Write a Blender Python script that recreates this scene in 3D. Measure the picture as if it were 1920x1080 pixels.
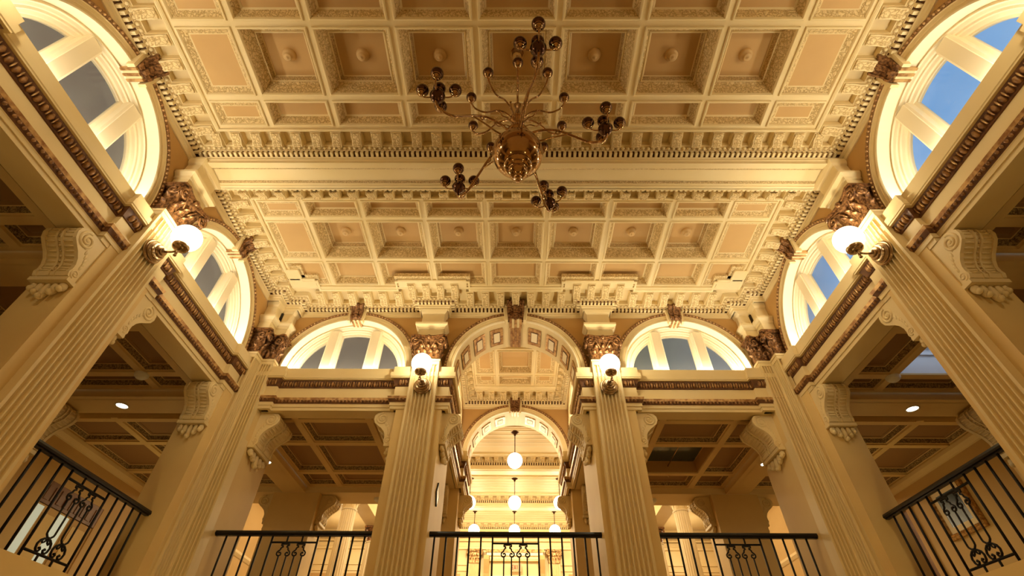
import bpy, math, random
from math import pi, sin, cos, sqrt, radians as R
from mathutils import Vector, Matrix
random.seed(7)
S = 8.0                                   # model unit -> metres
scene = bpy.context.scene
for o in list(bpy.data.objects): bpy.data.objects.remove(o)
C = scene.collection

# ------------------------------------------------------------------ camera
cam = bpy.data.cameras.new('camera'); camo = bpy.data.objects.new('camera', cam); C.objects.link(camo)
cam.sensor_width = 36; cam.lens = 36 * 896.12 / 1920; cam.clip_start = .02; cam.clip_end = 200
camo.location = (-.0036 * S, 0, 0)
_th, _ya, _ro = R(43.7027), R(.3987), R(-.4291)
fw = Vector((-sin(_ya) * cos(_th), cos(_ya) * cos(_th), sin(_th)))
rt = Vector((cos(_ya), sin(_ya), 0)); up = rt.cross(fw)
r2 = rt * cos(_ro) - up * sin(_ro); u2 = rt * sin(_ro) + up * cos(_ro)
camo.matrix_world = Matrix.Translation(camo.location) @ Matrix((r2, u2, -fw)).transposed().to_4x4()
scene.camera = camo

# ------------------------------------------------------------------ world: the dusk sky outside
w = bpy.data.worlds.new('dusk_sky'); scene.world = w; w.use_nodes = True
nt = w.node_tree; nt.nodes.clear(); N = nt.nodes.new; L = nt.links.new
tc = N('ShaderNodeTexCoord'); sx = N('ShaderNodeSeparateXYZ'); L(tc.outputs['Generated'], sx.inputs[0])
mr = N('ShaderNodeMapRange'); mr.inputs[1].default_value = -1; mr.inputs[2].default_value = 1; L(sx.outputs[0], mr.inputs[0])
cr = N('ShaderNodeValToRGB'); L(mr.outputs[0], cr.inputs[0])
el = cr.color_ramp.elements
el[0].position = 0; el[0].color = (.17, .145, .115, 1)
el[1].position = .38; el[1].color = (.13, .11, .09, 1)
for p_, c_ in ((.62, (.09, .12, .105, 1)), (.74, (.14, .20, .27, 1)), (.80, (.16, .44, .90, 1)), (1, (.24, .62, 1, 1))):
    e = el.new(p_); e.color = c_
nz = N('ShaderNodeTexNoise'); nz.inputs['Scale'].default_value = 2.2; nz.inputs['Detail'].default_value = 3
L(tc.outputs['Generated'], nz.inputs['Vector'])
mx = N('ShaderNodeMix'); mx.data_type = 'RGBA'; mx.blend_type = 'MULTIPLY'; mx.inputs[0].default_value = .5
L(cr.outputs[0], mx.inputs[6]); L(nz.outputs[0], mx.inputs[7])
bg = N('ShaderNodeBackground'); bg.inputs[1].default_value = 1.3; L(mx.outputs[2], bg.inputs[0])
ow = N('ShaderNodeOutputWorld'); L(bg.outputs[0], ow.inputs[0])

scene.view_settings.view_transform = 'Standard'; scene.view_settings.look = 'None'
scene.view_settings.exposure = 0.05; scene.view_settings.gamma = 1; scene.view_settings.use_curve_mapping = False
scene.cycles.use_denoising = True; scene.cycles.max_bounces = 7; scene.cycles.diffuse_bounces = 4
scene.cycles.glossy_bounces = 3; scene.cycles.transparent_max_bounces = 8
scene.cycles.sample_clamp_indirect = 6; scene.cycles.caustics_reflective = False; scene.cycles.caustics_refractive = False

WARM = (1.0, .78, .32)
def lamp(name, kind, loc, power, color=WARM, parent=None, size=.1, sizey=None, rot=None, spot=None):
    l = bpy.data.lights.new(name, kind); l.energy = power; l.color = color
    if kind == 'AREA':
        l.size = size * S
        if sizey: l.shape = 'RECTANGLE'; l.size_y = sizey * S
    else: l.shadow_soft_size = size * S
    if kind == 'SPOT': l.spot_size = R(spot or 120); l.spot_blend = .6
    o = bpy.data.objects.new(name, l); C.objects.link(o); o.location = Vector(loc) * S
    if rot: o.rotation_euler = rot
    return o
# unseen fill points added low around and behind the camera
P_FILL = 30
for x_, y_ in ((-.57, .30), (.57, .30), (-.50, -.15), (.50, -.15), (-.57, .78), (.57, .78)):
    lamp('lower_fill_light', 'POINT', (x_, y_, -.06), P_FILL, size=.02)

# ------------------------------------------------------------------ materials
MAT = {}
def mat(key, col, rough=.55, metal=0, bump=0, scale=60, kind='noise', dark=None, emit=None, power=0, mixf=.5, spec=.3, coord='Object'):
    m = bpy.data.materials.new(key); m.use_nodes = True; nt = m.node_tree; N = nt.nodes.new; L = nt.links.new
    b = nt.nodes['Principled BSDF']; b.inputs['Roughness'].default_value = rough; b.inputs['Metallic'].default_value = metal
    b.inputs['Specular IOR Level'].default_value = spec
    b.inputs['Base Color'].default_value = (*col, 1)
    if emit:
        b.inputs['Emission Color'].default_value = (*emit, 1); b.inputs['Emission Strength'].default_value = power
    if bump or dark:
        tc = N('ShaderNodeTexCoord')
        if kind == 'noise':
            t = N('ShaderNodeTexNoise'); t.inputs['Scale'].default_value = scale; t.inputs['Detail'].default_value = 4; out = t.outputs[0]
        elif kind == 'vor':
            t = N('ShaderNodeTexVoronoi'); t.inputs['Scale'].default_value = scale; t.feature = 'SMOOTH_F1'; out = t.outputs['Distance']
        elif kind == 'leaf':
            t0 = N('ShaderNodeTexNoise'); t0.inputs['Scale'].default_value = scale * .8; t0.inputs['Detail'].default_value = 2
            L(tc.outputs[coord], t0.inputs['Vector'])
            mxv = N('ShaderNodeMix'); mxv.data_type = 'RGBA'; mxv.inputs[0].default_value = .12
            L(tc.outputs[coord], mxv.inputs[6]); L(t0.outputs['Color'], mxv.inputs[7])
            t = N('ShaderNodeTexVoronoi'); t.inputs['Scale'].default_value = scale; t.feature = 'DISTANCE_TO_EDGE'
            L(mxv.outputs[2], t.inputs['Vector']); out = t.outputs['Distance']
        if kind != 'leaf': L(tc.outputs[coord], t.inputs['Vector'])
        if dark:
            r = N('ShaderNodeValToRGB'); L(out, r.inputs[0])
            if kind == 'noise': r.color_ramp.elements[0].position = .38; r.color_ramp.elements[1].position = .62
            elif kind == 'vor': r.color_ramp.elements[0].position = .25; r.color_ramp.elements[1].position = .7
            else: r.color_ramp.elements[0].position = .0; r.color_ramp.elements[1].position = .16
            a, c = (dark, col) if kind != 'vor' else (col, dark)
            r.color_ramp.elements[0].color = (*a, 1); r.color_ramp.elements[1].color = (*c, 1)
            L(r.outputs[0], b.inputs['Base Color'])
        if bump:
            bp = N('ShaderNodeBump'); bp.inputs['Strength'].default_value = bump; bp.inputs['Distance'].default_value = .02
            bp.invert = kind == 'vor'
            L(out, bp.inputs['Height']); L(bp.outputs[0], b.inputs['Normal'])
    MAT[key] = m
    return m
CRM = (.80, .645, .36)
mat('cream', CRM, .5, dark=(.77, .605, .31), scale=1.3)
mat('cream_light', (.88, .76, .52), .45)
mat('carved', (.80, .61, .31), .5, bump=1.0, scale=19, kind='leaf', dark=(.46, .30, .11))
mat('carved_small', (.80, .60, .30), .5, bump=.9, scale=30, kind='leaf', dark=(.36, .21, .07))
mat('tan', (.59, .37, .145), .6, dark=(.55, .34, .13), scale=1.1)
mat('wall_tan', (.56, .33, .11), .6, dark=(.52, .30, .10), scale=1.1)
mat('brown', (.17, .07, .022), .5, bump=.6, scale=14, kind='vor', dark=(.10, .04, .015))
mat('gilt', (.62, .38, .15), .38, metal=.35, dark=(.30, .14, .05), scale=12)
mat('bronze', (.34, .165, .06), .36, metal=.45, dark=(.09, .036, .013), scale=26, bump=.25)
mat('trim_brown', (.36, .19, .07), .5, bump=.6, scale=24, kind='leaf', dark=(.12, .05, .015))
mat('gallery_wall', (.60, .40, .16), .6, dark=(.57, .375, .145), scale=1.1)
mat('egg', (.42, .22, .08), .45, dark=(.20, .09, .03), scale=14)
mat('rosette', (.68, .45, .20), .5)
mat('brass', (.42, .26, .13), .10, metal=1)
mat('dark_bronze', (.10, .05, .03), .18, metal=.9)
mat('lamp_metal', (.42, .30, .18), .24, metal=1)
mat('iron', (.008, .006, .005), .5, spec=.3)
mat('rail_paint', (.008, .006, .006), .28, spec=.35)
mat('plaster', (.78, .58, .26), .6, dark=(.73, .52, .23), scale=.9)
mat('tan_unlit', (.36, .21, .085), .65)  # tan darkened in the colour to stand for unlit gallery panels
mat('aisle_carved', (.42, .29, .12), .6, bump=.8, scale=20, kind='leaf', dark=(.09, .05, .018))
mat('floor_stone', (.34, .24, .13), .35, dark=(.28, .19, .10), scale=1.2)
mat('globe', (1, .95, .85), .4, emit=(1, .86, .60), power=7.5)
mat('downlight', (1, .95, .85), .4, emit=(1, .88, .66), power=14)
mat('white', (.85, .82, .74), .5)
mat('plate', (.80, .76, .70), .3)
mat('frost', (.75, .85, .78), .5, emit=(.62, .78, .68), power=.28)
mat('mat_paper', (.80, .66, .45), .7)
mat('picture_blue', (.10, .13, .17), .2, dark=(.05, .07, .09), scale=2.0)
mat('gilt_frame', (.70, .46, .18), .35, metal=.6, dark=(.35, .18, .06), scale=20)
mat('siding', (.80, .80, .80), .6)
mat('red_letter', (.30, .05, .02), .5)
mat('sign_face', (.62, .36, .20), .5)
mat('wood', (.25, .12, .045), .4, dark=(.16, .07, .025), scale=2)
mat('dark_glass', (.05, .07, .06), .08, spec=.6)
def glassmat():
    m = bpy.data.materials.new('window_glass'); m.use_nodes = True; nt = m.node_tree; nt.nodes.clear(); N = nt.nodes.new; L = nt.links.new
    t = N('ShaderNodeBsdfTransparent'); t.inputs[0].default_value = (.92, .93, .92, 1)
    g = N('ShaderNodeBsdfGlossy'); g.inputs['Roughness'].default_value = .12
    fr = N('ShaderNodeBsdfDiffuse'); fr.inputs[0].default_value = (.5, .45, .36, 1)
    m1 = N('ShaderNodeMixShader'); m1.inputs[0].default_value = .06; L(t.outputs[0], m1.inputs[1]); L(g.outputs[0], m1.inputs[2])
    m2 = N('ShaderNodeMixShader'); m2.inputs[0].default_value = .10; L(m1.outputs[0], m2.inputs[1]); L(fr.outputs[0], m2.inputs[2])
    o = N('ShaderNodeOutputMaterial'); L(m2.outputs[0], o.inputs[0]); MAT['glass'] = m
glassmat()

# ------------------------------------------------------------------ mesh builder
ID = lambda a, b, c: (a, b, c)
class MB:
    def __init__(s, T=ID): s.v = []; s.f = []; s.mi = []; s.sm = []; s.mats = []; s.T = T
    def m(s, k):
        if k not in s.mats: s.mats.append(k)
        return s.mats.index(k)
    def p(s, q): s.v.append(s.T(*q)); return len(s.v) - 1
    def face(s, pts, k, sm=False):
        s.f.append([s.p(q) for q in pts]); s.mi.append(s.m(k)); s.sm.append(sm)
    def grid(s, rings, k, closed=False, sm=False, loop=False):
        """rings: list of lists of points; k: material or list per strip"""
        idx = [[s.p(q) for q in r] for r in rings]; n = len(rings[0])
        R_ = list(range(len(rings) - 1)) + ([len(rings) - 1] if loop else [])
        for i in R_:
            a, b = idx[i], idx[(i + 1) % len(rings)]
            for j in range(n if closed else n - 1):
                j2 = (j + 1) % n
                s.f.append([a[j], a[j2], b[j2], b[j]])
                s.mi.append(s.m(k[j] if isinstance(k, list) else k)); s.sm.append(sm)
        return idx
    def box(s, a, b, k, taper=None):
        x0, y0, z0 = a; x1, y1, z1 = b; t = taper or 0
        q = [(x0, y0, z0), (x1, y0, z0), (x1, y1, z0), (x0, y1, z0), (x0 + t, y0 + t, z1), (x1 - t, y0 + t, z1), (x1 - t, y1 - t, z1), (x0 + t, y1 - t, z1)]
        i = [s.p(w_) for w_ in q]
        for f in ((0, 3, 2, 1), (4, 5, 6, 7), (0, 1, 5, 4), (1, 2, 6, 5), (2, 3, 7, 6), (3, 0, 4, 7)):
            s.f.append([i[j] for j in f]); s.mi.append(s.m(k)); s.sm.append(False)
    def extrude(s, poly, mapf, a, b, k, sm=False):
        """poly 2D list, mapf(p, q, t)->3D, extruded t from a to b"""
        A = [s.p(mapf(x, y, a)) for x, y in poly]; B = [s.p(mapf(x, y, b)) for x, y in poly]; n = len(poly)
        for j in range(n):
            j2 = (j + 1) % n; s.f.append([A[j], A[j2], B[j2], B[j]]); s.mi.append(s.m(k)); s.sm.append(sm)
        s.f.append(A[::-1]); s.mi.append(s.m(k)); s.sm.append(False)
        s.f.append(B); s.mi.append(s.m(k)); s.sm.append(False)
    def lathe(s, prof, c, k, seg=20, axis='z', sm=True):
        rings = []
        for i in range(seg):
            a = 2 * pi * i / seg
            if axis == 'z': rings.append([(c[0] + r * cos(a), c[1] + r * sin(a), c[2] + z) for r, z in prof])
            elif axis == 'y': rings.append([(c[0] + r * cos(a), c[1] + z, c[2] + r * sin(a)) for r, z in prof])
            else: rings.append([(c[0] + z, c[1] + r * cos(a), c[2] + r * sin(a)) for r, z in prof])
        s.grid(rings, k, sm=sm, loop=True)
    def ball(s, c, r, k, seg=16, sz=1.0, n=9):
        s.lathe([(r * sin(pi * i / n) + 1e-6, -r * sz * cos(pi * i / n)) for i in range(n + 1)], c, k, seg)
    def ell(s, c, r3, k, seg=8, n=5):
        rings = []
        for i in range(seg):
            a = 2 * pi * i / seg
            rings.append([(c[0] + r3[0] * sin(pi * j / n) * cos(a), c[1] + r3[1] * sin(pi * j / n) * sin(a), c[2] - r3[2] * cos(pi * j / n)) for j in range(n + 1)])
        s.grid(rings, k, sm=True, loop=True)
    def tube(s, pts, r, k, seg=8, caps=True):
        P = [Vector(q) for q in pts]; n = len(P); rings = []; ref = None
        for i, q in enumerate(P):
            d = (P[min(i + 1, n - 1)] - P[max(i - 1, 0)]).normalized()
            if ref is None:
                ref = Vector((0, 0, 1)) if abs(d.z) < .9 else Vector((1, 0, 0))
            u = d.cross(ref)
            if u.length < 1e-6: u = d.cross(Vector((.3, .5, .8)))
            u.normalize(); v = u.cross(d); ref = v
            rr = r[i] if isinstance(r, (list, tuple)) else r
            rings.append([tuple(q + (u * cos(2 * pi * j / seg) + v * sin(2 * pi * j / seg)) * rr) for j in range(seg)])
        idx = s.grid(rings, k, closed=True, sm=True)
        if caps:
            for e in (idx[0][::-1], idx[-1]): s.f.append(e); s.mi.append(s.m(k)); s.sm.append(False)
    def sweep(s, path, prof, mats, closed=False):
        """plan path (x,y); profile (d,z), d to the right of travel, mitred"""
        n = len(path); nr = []
        for i in range(n):
            a = Vector(path[i - 1]) if (i > 0 or closed) else None; b = Vector(path[i]); c = Vector(path[(i + 1) % n]) if (i < n - 1 or closed) else None
            d1 = (b - a).normalized() if a is not None else None; d2 = (c - b).normalized() if c is not None else None
            if d1 is None: d1 = d2
            if d2 is None: d2 = d1
            n1 = Vector((d1.y, -d1.x)); n2 = Vector((d2.y, -d2.x)); mm = n1 + n2; mm = mm / (mm.dot(n1))
            nr.append(mm)
        s.grid([[(path[i][0] + nr[i].x * d, path[i][1] + nr[i].y * d, z) for d, z in prof] for i in range(n)], mats, loop=closed)
    def build(s, name, parent=None, loc=(0, 0, 0), bevel=0, **props):
        me = bpy.data.meshes.new(name); o3 = Vector(loc)
        pl = Vector(parent['_o']) if parent is not None and '_o' in parent else None
        base = pl if pl is not None else o3
        me.from_pydata([tuple((Vector(q) - base) * S) for q in s.v], [], s.f)
        for k in s.mats: me.materials.append(MAT[k])
        me.polygons.foreach_set('material_index', s.mi); me.polygons.foreach_set('use_smooth', s.sm); me.update()
        o = bpy.data.objects.new(name, me); C.objects.link(o)
        o['_o'] = tuple(base)
        if parent is not None: o.parent = parent
        else: o.location = o3 * S
        if bevel:
            md = o.modifiers.new('bevel', 'BEVEL'); md.width = bevel * S; md.segments = 2; md.limit_method = 'ANGLE'
        for k, v in props.items(): o[k] = v
        return o
def empty(name, loc, label, cat, group=None):
    o = bpy.data.objects.new(name, None); C.objects.link(o); o.location = Vector(loc) * S
    o['_o'] = tuple(loc); o['label'] = label; o['category'] = cat; o.empty_display_size = .1
    if group: o['group'] = group
    return o
def structure(o): o['kind'] = 'structure'; return o

W = .674; YB = 1.03                       # inner wall planes
TL = lambda u, n, z: (-W + n, u, z)
TR = lambda u, n, z: (W - n, u, z)
TB = lambda u, n, z: (u, YB - n, z)
SIDES = ((TL, 'left', -1), (TR, 'right', 1))
SH = .032                                 # shaft face stands this far off the wall
PN, PF, PREAR = .5625, 1.0, .1335         # side pier centres

# ------------------------------------------------------------------ walls with arched openings
ARC_Z, R_OUT, R_REV, R_GL = .695, .187, .160, .134
def arch_wall(mb, u0, u1, z0, z1, uc, r, n=0, k='wall_tan', seg=36):
    pts = [(uc - r, z0)] + [(uc - r * cos(pi * i / seg), ARC_Z + r * sin(pi * i / seg)) for i in range(seg + 1)] + [(uc + r, z0)]
    mb.face([(u0, n, z0), (uc - r, n, z0), (uc - r, n, z1), (u0, n, z1)], k)
    mb.face([(uc + r, n, z0), (u1, n, z0), (u1, n, z1), (uc + r, n, z1)], k)
    for a, b in zip(pts[1:-1], pts[2:-1]):
        mb.face([(a[0], n, a[1]), (b[0], n, b[1]), (b[0], n, z1), (a[0], n, z1)], k)
def arc_path(uc, zlow=.676, seg=40):
    return [(-1, zlow - ARC_Z, 0)] + [(-cos(pi * i / seg), 0, sin(pi * i / seg)) for i in range(seg + 1)] + [(1, zlow - ARC_Z, 0)]
def arc_sweep(mb, uc, prof, mats, zlow=.676, seg=40):
    mb.grid([[(uc + r * c, n, ARC_Z + dz + r * s_) for r, n in prof] for c, dz, s_ in arc_path(uc, zlow, seg)], mats)
def arch_trim(mb, uc, scale=1.0):
    prof = [(R_OUT, 0), (R_OUT, .006), (.1855, .008), (.1775, .0065), (.1765, .0045), (.170, .0045), (.1695, .0025), (.164, .0025), (.163, .005), (R_REV, .005), (R_REV, -.002)]
    mats = ['trim_brown', 'trim_brown', 'trim_brown', 'cream', 'cream', 'cream', 'cream', 'cream', 'cream_light', 'cream_light']
    arc_sweep(mb, uc, prof, mats)
    n = 62                                # beads along the outer edge
    for i in range(n + 1):
        a = pi * i / n; c, s_ = -cos(a), sin(a)
        mb.ell((uc + .1818 * c, .0075, ARC_Z + .1818 * s_), (.0026, .003, .0026), 'gilt', 6, 4)
def window(T, uc, idx, side):
    mb = MB(T)
    prof = [(R_REV, -.002), (R_REV, -.020), (.156, -.020), (.155, -.0175), (.1535, -.020), (.1495, -.022), (.1485, -.025), (.1445, -.025), (.1435, -.028), (.139, -.030), (.138, -.0335), (R_GL, -.0335), (R_GL, -.040)]
    arc_sweep(mb, uc, prof, 'cream_light')
    mb.face([(uc - R_REV, 0, .684), (uc + R_REV, 0, .684), (uc + R_REV, -.04, .684), (uc - R_REV, -.04, .684)], 'cream_light')
    fr = structure(mb.build('window_%d' % idx, loc=T(uc, -.03, .684)))
    fr['label'] = side
    for s_ in (-1, 1):
        m = MB(T); c = uc + s_ * .0575; top = ARC_Z + sqrt(.150 ** 2 - .0575 ** 2) - .002
        rings = []
        for z in (.684, top):
            rings.append([(c - .021, -.038, z), (c - .0205, -.033, z), (c - .016, -.031, z), (c - .0155, -.020, z), (c - .012, -.018, z), (c - .0115, -.0165, z), (c + .0115, -.0165, z), (c + .012, -.018, z), (c + .0155, -.020, z), (c + .016, -.031, z), (c + .0205, -.033, z), (c + .021, -.038, z)])
        m.grid(rings, 'cream_light'); m.build('mullion', fr)
    for a, b in ((-.140, -.074), (-.041, .041), (.074, .140)):
        m = MB(T); pts = []
        for i in range(13):
            u = a + (b - a) * i / 12; pts.append((uc + u, -.036, ARC_Z + sqrt(max(0, .1405 ** 2 - u * u))))
        m.face([(uc + a, -.036, .684)] + pts + [(uc + b, -.036, .684)], 'glass'); m.build('pane', fr)
    # cove lamp hidden behind the plinth of the entablature
    ln = MB(T); ln.box((uc - .150, -.016, .684), (uc + .150, -.008, .6865), 'lamp_metal')
    cl = ln.build('cove_lamp', loc=T(uc, -.012, .684))
    cl['label'] = 'slim cove lamp on the sill of the %s' % side; cl['category'] = 'cove lamp'; cl['group'] = 'cove lamps on the window sills'
    x, y, z = T(uc, -.010, .6885)
    horizontal = T is TB
    l = lamp('cove_light', 'AREA', (x, y, z), P_COVE * (1.25 if horizontal or y > .6 else 1), (1, .93, .76), size=.30 if horizontal else .012, sizey=.012 if horizontal else .30)
    n_ = Vector(T(uc, 1, 0)) - Vector(T(uc, 0, 0)); tgt = Vector((0, 0, 1)) + n_ * .25
    l.rotation_euler = (-tgt).to_track_quat('Z', 'Y').to_euler() if False else tgt.to_track_quat('-Z', 'Y').to_euler()
    if not horizontal:
        l.rotation_euler = (0, (1 if T is TL else -1) * -R(180 - 14), 0)
    else: l.rotation_euler = (R(180 + 14) if False else R(180 - 14), 0, 0)
P_COVE = 23

def keystone(T0, uc, label, grp, k_=1.0):
    T = lambda u, n, z: T0(uc + (u - uc) * k_, n * (1 if n < 0 else k_), z + (.006 if k_ > 1 and z > .88 else 0))
    e = empty('keystone', T(uc, 0, .845), label, 'keystone', grp)
    m = MB(T)                             # scrolled front
    prof = [(0, .852), (.010, .852), (.016, .8555), (.0185, .862), (.016, .869), (.019, .876), (.026, .882), (.031, .889), (.030, .896), (.024, .899), (0, .899)]
    for a, b, k in ((-.0150, -.0115, 0), (-.0115, -.004, -.0025), (-.004, .004, .0015), (.004, .0115, -.0025), (.0115, .0150, 0)):
        m.extrude([(n + (k if n > .001 else 0), z) for n, z in prof], lambda n, z, t: (uc + t * (1 + (z - .85) * 4), n, z), a, b, 'bronze')
    m.build('scroll', e, label='dark bronze scroll face')
    for s_ in (-1, 1):
        m = MB(T)
        m.extrude([(.0150, .8445), (.0205, .8445), (.0255, .890), (.0180, .890)], lambda u, z, t: (uc + s_ * u, t, z), -.0, .014, 'cream')
        m.build('side_block', e)
    m = MB(T)                             # striped underside running into the reveal
    for i, k in enumerate(('gilt', 'cream', 'gilt', 'cream', 'gilt')):
        a = -.0125 + i * .005
        m.box((uc + a, -.022, .8485 + (.0012 if k == 'cream' else 0)), (uc + a + .005, .010, .856), k)
    m.build('soffit_band', e)
    return e

# ------------------------------------------------------------------ entablature (ledge, egg band, frieze, architrave)
ENT = [(.0, .572), (.008, .572), (.008, .580), (.010, .580), (.010, .5865), (.011, .588), (.0148, .596), (.0165, .602), (.0165, .6045), (.005, .6045), (.005, .634),
       (.007, .635), (.0115, .650), (.0125, .6525), (.0175, .6525), (.0175, .655), (.0190, .656), (.0190, .668), (.010, .6695), (.014, .6695), (.014, .686), (.012, .688), (-.002, .688)]
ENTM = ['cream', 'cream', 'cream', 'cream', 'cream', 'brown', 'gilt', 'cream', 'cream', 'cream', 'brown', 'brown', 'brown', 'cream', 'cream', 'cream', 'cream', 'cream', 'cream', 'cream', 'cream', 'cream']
def seg_normals(path, closed):
    n = len(path); out = []
    for i in range(n if closed else n - 1):
        a = Vector(path[i]); b = Vector(path[(i + 1) % n]); d = (b - a)
        out.append((a, b, d.normalized(), d.length))
    return out
def eggs(mb, path, off, z, pitch, rad, k, closed=False, ext=0):
    for a, b, d, ln in seg_normals(path, closed):
        nrm = Vector((d.y, -d.x)); c = max(1, int(round(ln / pitch)))
        if ln < pitch * .7: continue
        for i in range(c):
            q = a + d * ((i + .5) * ln / c) + nrm * off
            r3 = (rad[0], rad[1], rad[2]) if abs(d.x) > .5 else (rad[1], rad[0], rad[2])
            mb.ell((q.x, q.y, z), r3, k, 6, 4)
            if pitch > .012:
                q = a + d * ((i + 1) * ln / c) + nrm * (off + .002); t = .0011
                mb.ell((q.x, q.y, z), (t, .0036, .0075) if abs(d.x) > .5 else (.0036, t, .0075), 'gilt', 5, 4)
def entablature(path, name, label):
    m = MB(); m.sweep(path, ENT, ENTM)
    eggs(m, path, .0088, .6435, .0131, (.0047, .0056, .0072), 'egg')
    eggs(m, path, .0132, .5935, .0085, (.0030, .0032, .0032), 'egg')
    o = structure(m.build(name)); o['label'] = label
    return o
PJ, HP = .010, .064                       # how far the entablature breaks forward at a pier, half length of that break
def sidepath(s_):
    pts = [(-W, -.42)]
    for yc in (PREAR, PN):
        pts += [(-W, yc - HP), (-W + PJ, yc - HP), (-W + PJ, yc + HP), (-W, yc + HP)]
    pts += [(-W, .926), (-W + PJ, .926), (-W + PJ, 1.03)]
    if s_ > 0: pts = [(-x, y) for x, y in pts][::-1]
    return pts
CX = .225
backL = [(-W + .0, 1.020), (-.590, 1.020), (-.590, 1.03), (-.290, 1.03), (-.290, 1.020), (-.168, 1.020), (-.168, 1.165), (-.184, 1.165), (-.184, 1.495), (-.168, 1.495), (-.168, 1.645), (-.30, 1.645)]
entablature(sidepath(-1), 'trim_1', 'cream and brown entablature over the left balcony')
entablature(sidepath(1), 'trim_2', 'cream and brown entablature over the right balcony')
entablature(backL, 'trim_3', 'entablature left of the central arch')
entablature([(-x, y) for x, y in backL][::-1], 'trim_4', 'entablature right of the central arch')

# ------------------------------------------------------------------ upper walls
def wall(name, fn, label=None):
    m = MB(); fn(m); o = structure(m.build(name))
    if label: o['label'] = label
    return o
WINC = (.3475, .7745)
for T, nm, s_ in SIDES:
    m = MB(T)
    for uc, a, b in ((-.08, -.42, PREAR), (WINC[0], PREAR, PN), (WINC[1], PN, 1.03)):
        if uc < 0: m.face([(a, 0, .572), (b, 0, .572), (b, 0, .90), (a, 0, .90)], 'wall_tan')
        else: arch_wall(m, a, b, .572, .905, uc, .165)
    m.face([(-.42, -.035, .572), (1.2, -.035, .572), (1.2, 0, .572), (-.42, 0, .572)], 'cream')
    m.face([(-.42, -.036, .572), (1.2, -.036, .572), (1.2, -.036, .66), (-.42, -.036, .66)], 'plaster')
    structure(m.build('wall_' + nm))
m = MB(TB)
arch_wall(m, -W, -CX, .572, .905, -.444, .165); arch_wall(m, CX, W, .572, .905, .444, .165)
arch_wall(m, -CX, CX, .66, .905, 0, R_REV)
for s_ in (-1, 1):
    m.face([(s_ * .17, 0, .572), (s_ * W, 0, .572), (s_ * W, -.03, .572), (s_ * .17, -.03, .572)], 'cream')
    m.face([(s_ * .17, -.03, .572), (s_ * 1.2, -.03, .572), (s_ * 1.2, -.03, .66), (s_ * .17, -.03, .66)], 'plaster')
structure(m.build('wall_back'))

trimno = 5
for T, nm, s_ in SIDES:
    for j, uc in enumerate(WINC):
        m = MB(T); arch_trim(m, uc); o = structure(m.build('trim_%d' % trimno)); trimno += 1
        window(T, uc, 1 + j + (0 if s_ < 0 else 2), '%s %s side arched window' % ('near' if j == 0 else 'far', nm))
        keystone(T, uc, 'dark bronze scroll keystone over the %s arched window of the %s wall' % (('nearer', 'farther')[j], nm), 'keystones of the arches')
for s_ in (-1, 1):
    m = MB(TB); arch_trim(m, s_ * .444); structure(m.build('trim_%d' % trimno)); trimno += 1
    window(TB, s_ * .444, 5 if s_ < 0 else 6, 'back arched window %s of the central arch' % ('left' if s_ < 0 else 'right'))
    keystone(TB, s_ * .444, 'bronze scroll keystone over the back wall window %s of the central arch' % ('left' if s_ < 0 else 'right'), 'keystones of the arches')

# central arch with coffered soffit, and the second arch behind the vestibule
def soffit_arch(Y0, Y1, name, nco):
    T = lambda u, n, z: (u, Y0 - n, z)
    m = MB(T); arch_trim(m, 0)
    D = Y1 - Y0
    seg = 40
    rings = [[(R_REV * c, n, ARC_Z + dz + R_REV * s_) for n in (-.002, -D)] for c, dz, s_ in arc_path(0)]
    m.grid(rings, 'cream')
    # raised coffer frames on the soffit
    for i in range(nco):
        a0 = pi * (i + .16) / nco; a1 = pi * (i + .84) / nco
        if abs(i + .5 - nco / 2) < .4: continue
        for (q0, q1, n0, n1, rr, k) in ((a0, a1, -.022, -D + .022, .1572, 'gilt'), (a0 + .050, a1 - .050, -.034, -D + .034, .1568, 'brown'), (a0 + .062, a1 - .062, -.038, -D + .038, .1562, 'cream_light')):
            pp = [[(-rr * cos(q0 + (q1 - q0) * j / 5), n, ARC_Z + rr * sin(q0 + (q1 - q0) * j / 5)) for n in (n0, n1)] for j in range(6)]
            m.grid(pp, k)
            if k == 'gilt':
                for e in (n0, n1):
                    m.grid([[(-r_ * cos(q0 + (q1 - q0) * j / 5), e, ARC_Z + r_ * sin(q0 + (q1 - q0) * j / 5)) for r_ in (rr, .161)] for j in range(6)], k)
    o = structure(m.build(name)); return o
soffit_arch(1.03, 1.147, 'trim_11', 9)
soffit_arch(1.533, 1.632, 'trim_12', 9)
e = keystone(TB, 0, 'tall dark bronze keystone over the large central arch', 'keystones of the arches', 1.4)
m = MB(TB)
for i, k in enumerate(('gilt', 'cream', 'gilt', 'cream', 'gilt')):
    a = -.0150 + i * .006; m.box((a, -.112, .8490 + (.0012 if k == 'cream' else 0)), (a + .006, -.022, .856), 'egg' if k == 'gilt' else 'gilt')
m.build('soffit_band', e)
TV = lambda u, n, z: (u, 1.533 - n, z)
keystone(TV, 0, 'small bronze keystone over the second arch beyond the central arch', 'keystones of the arches')

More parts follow.
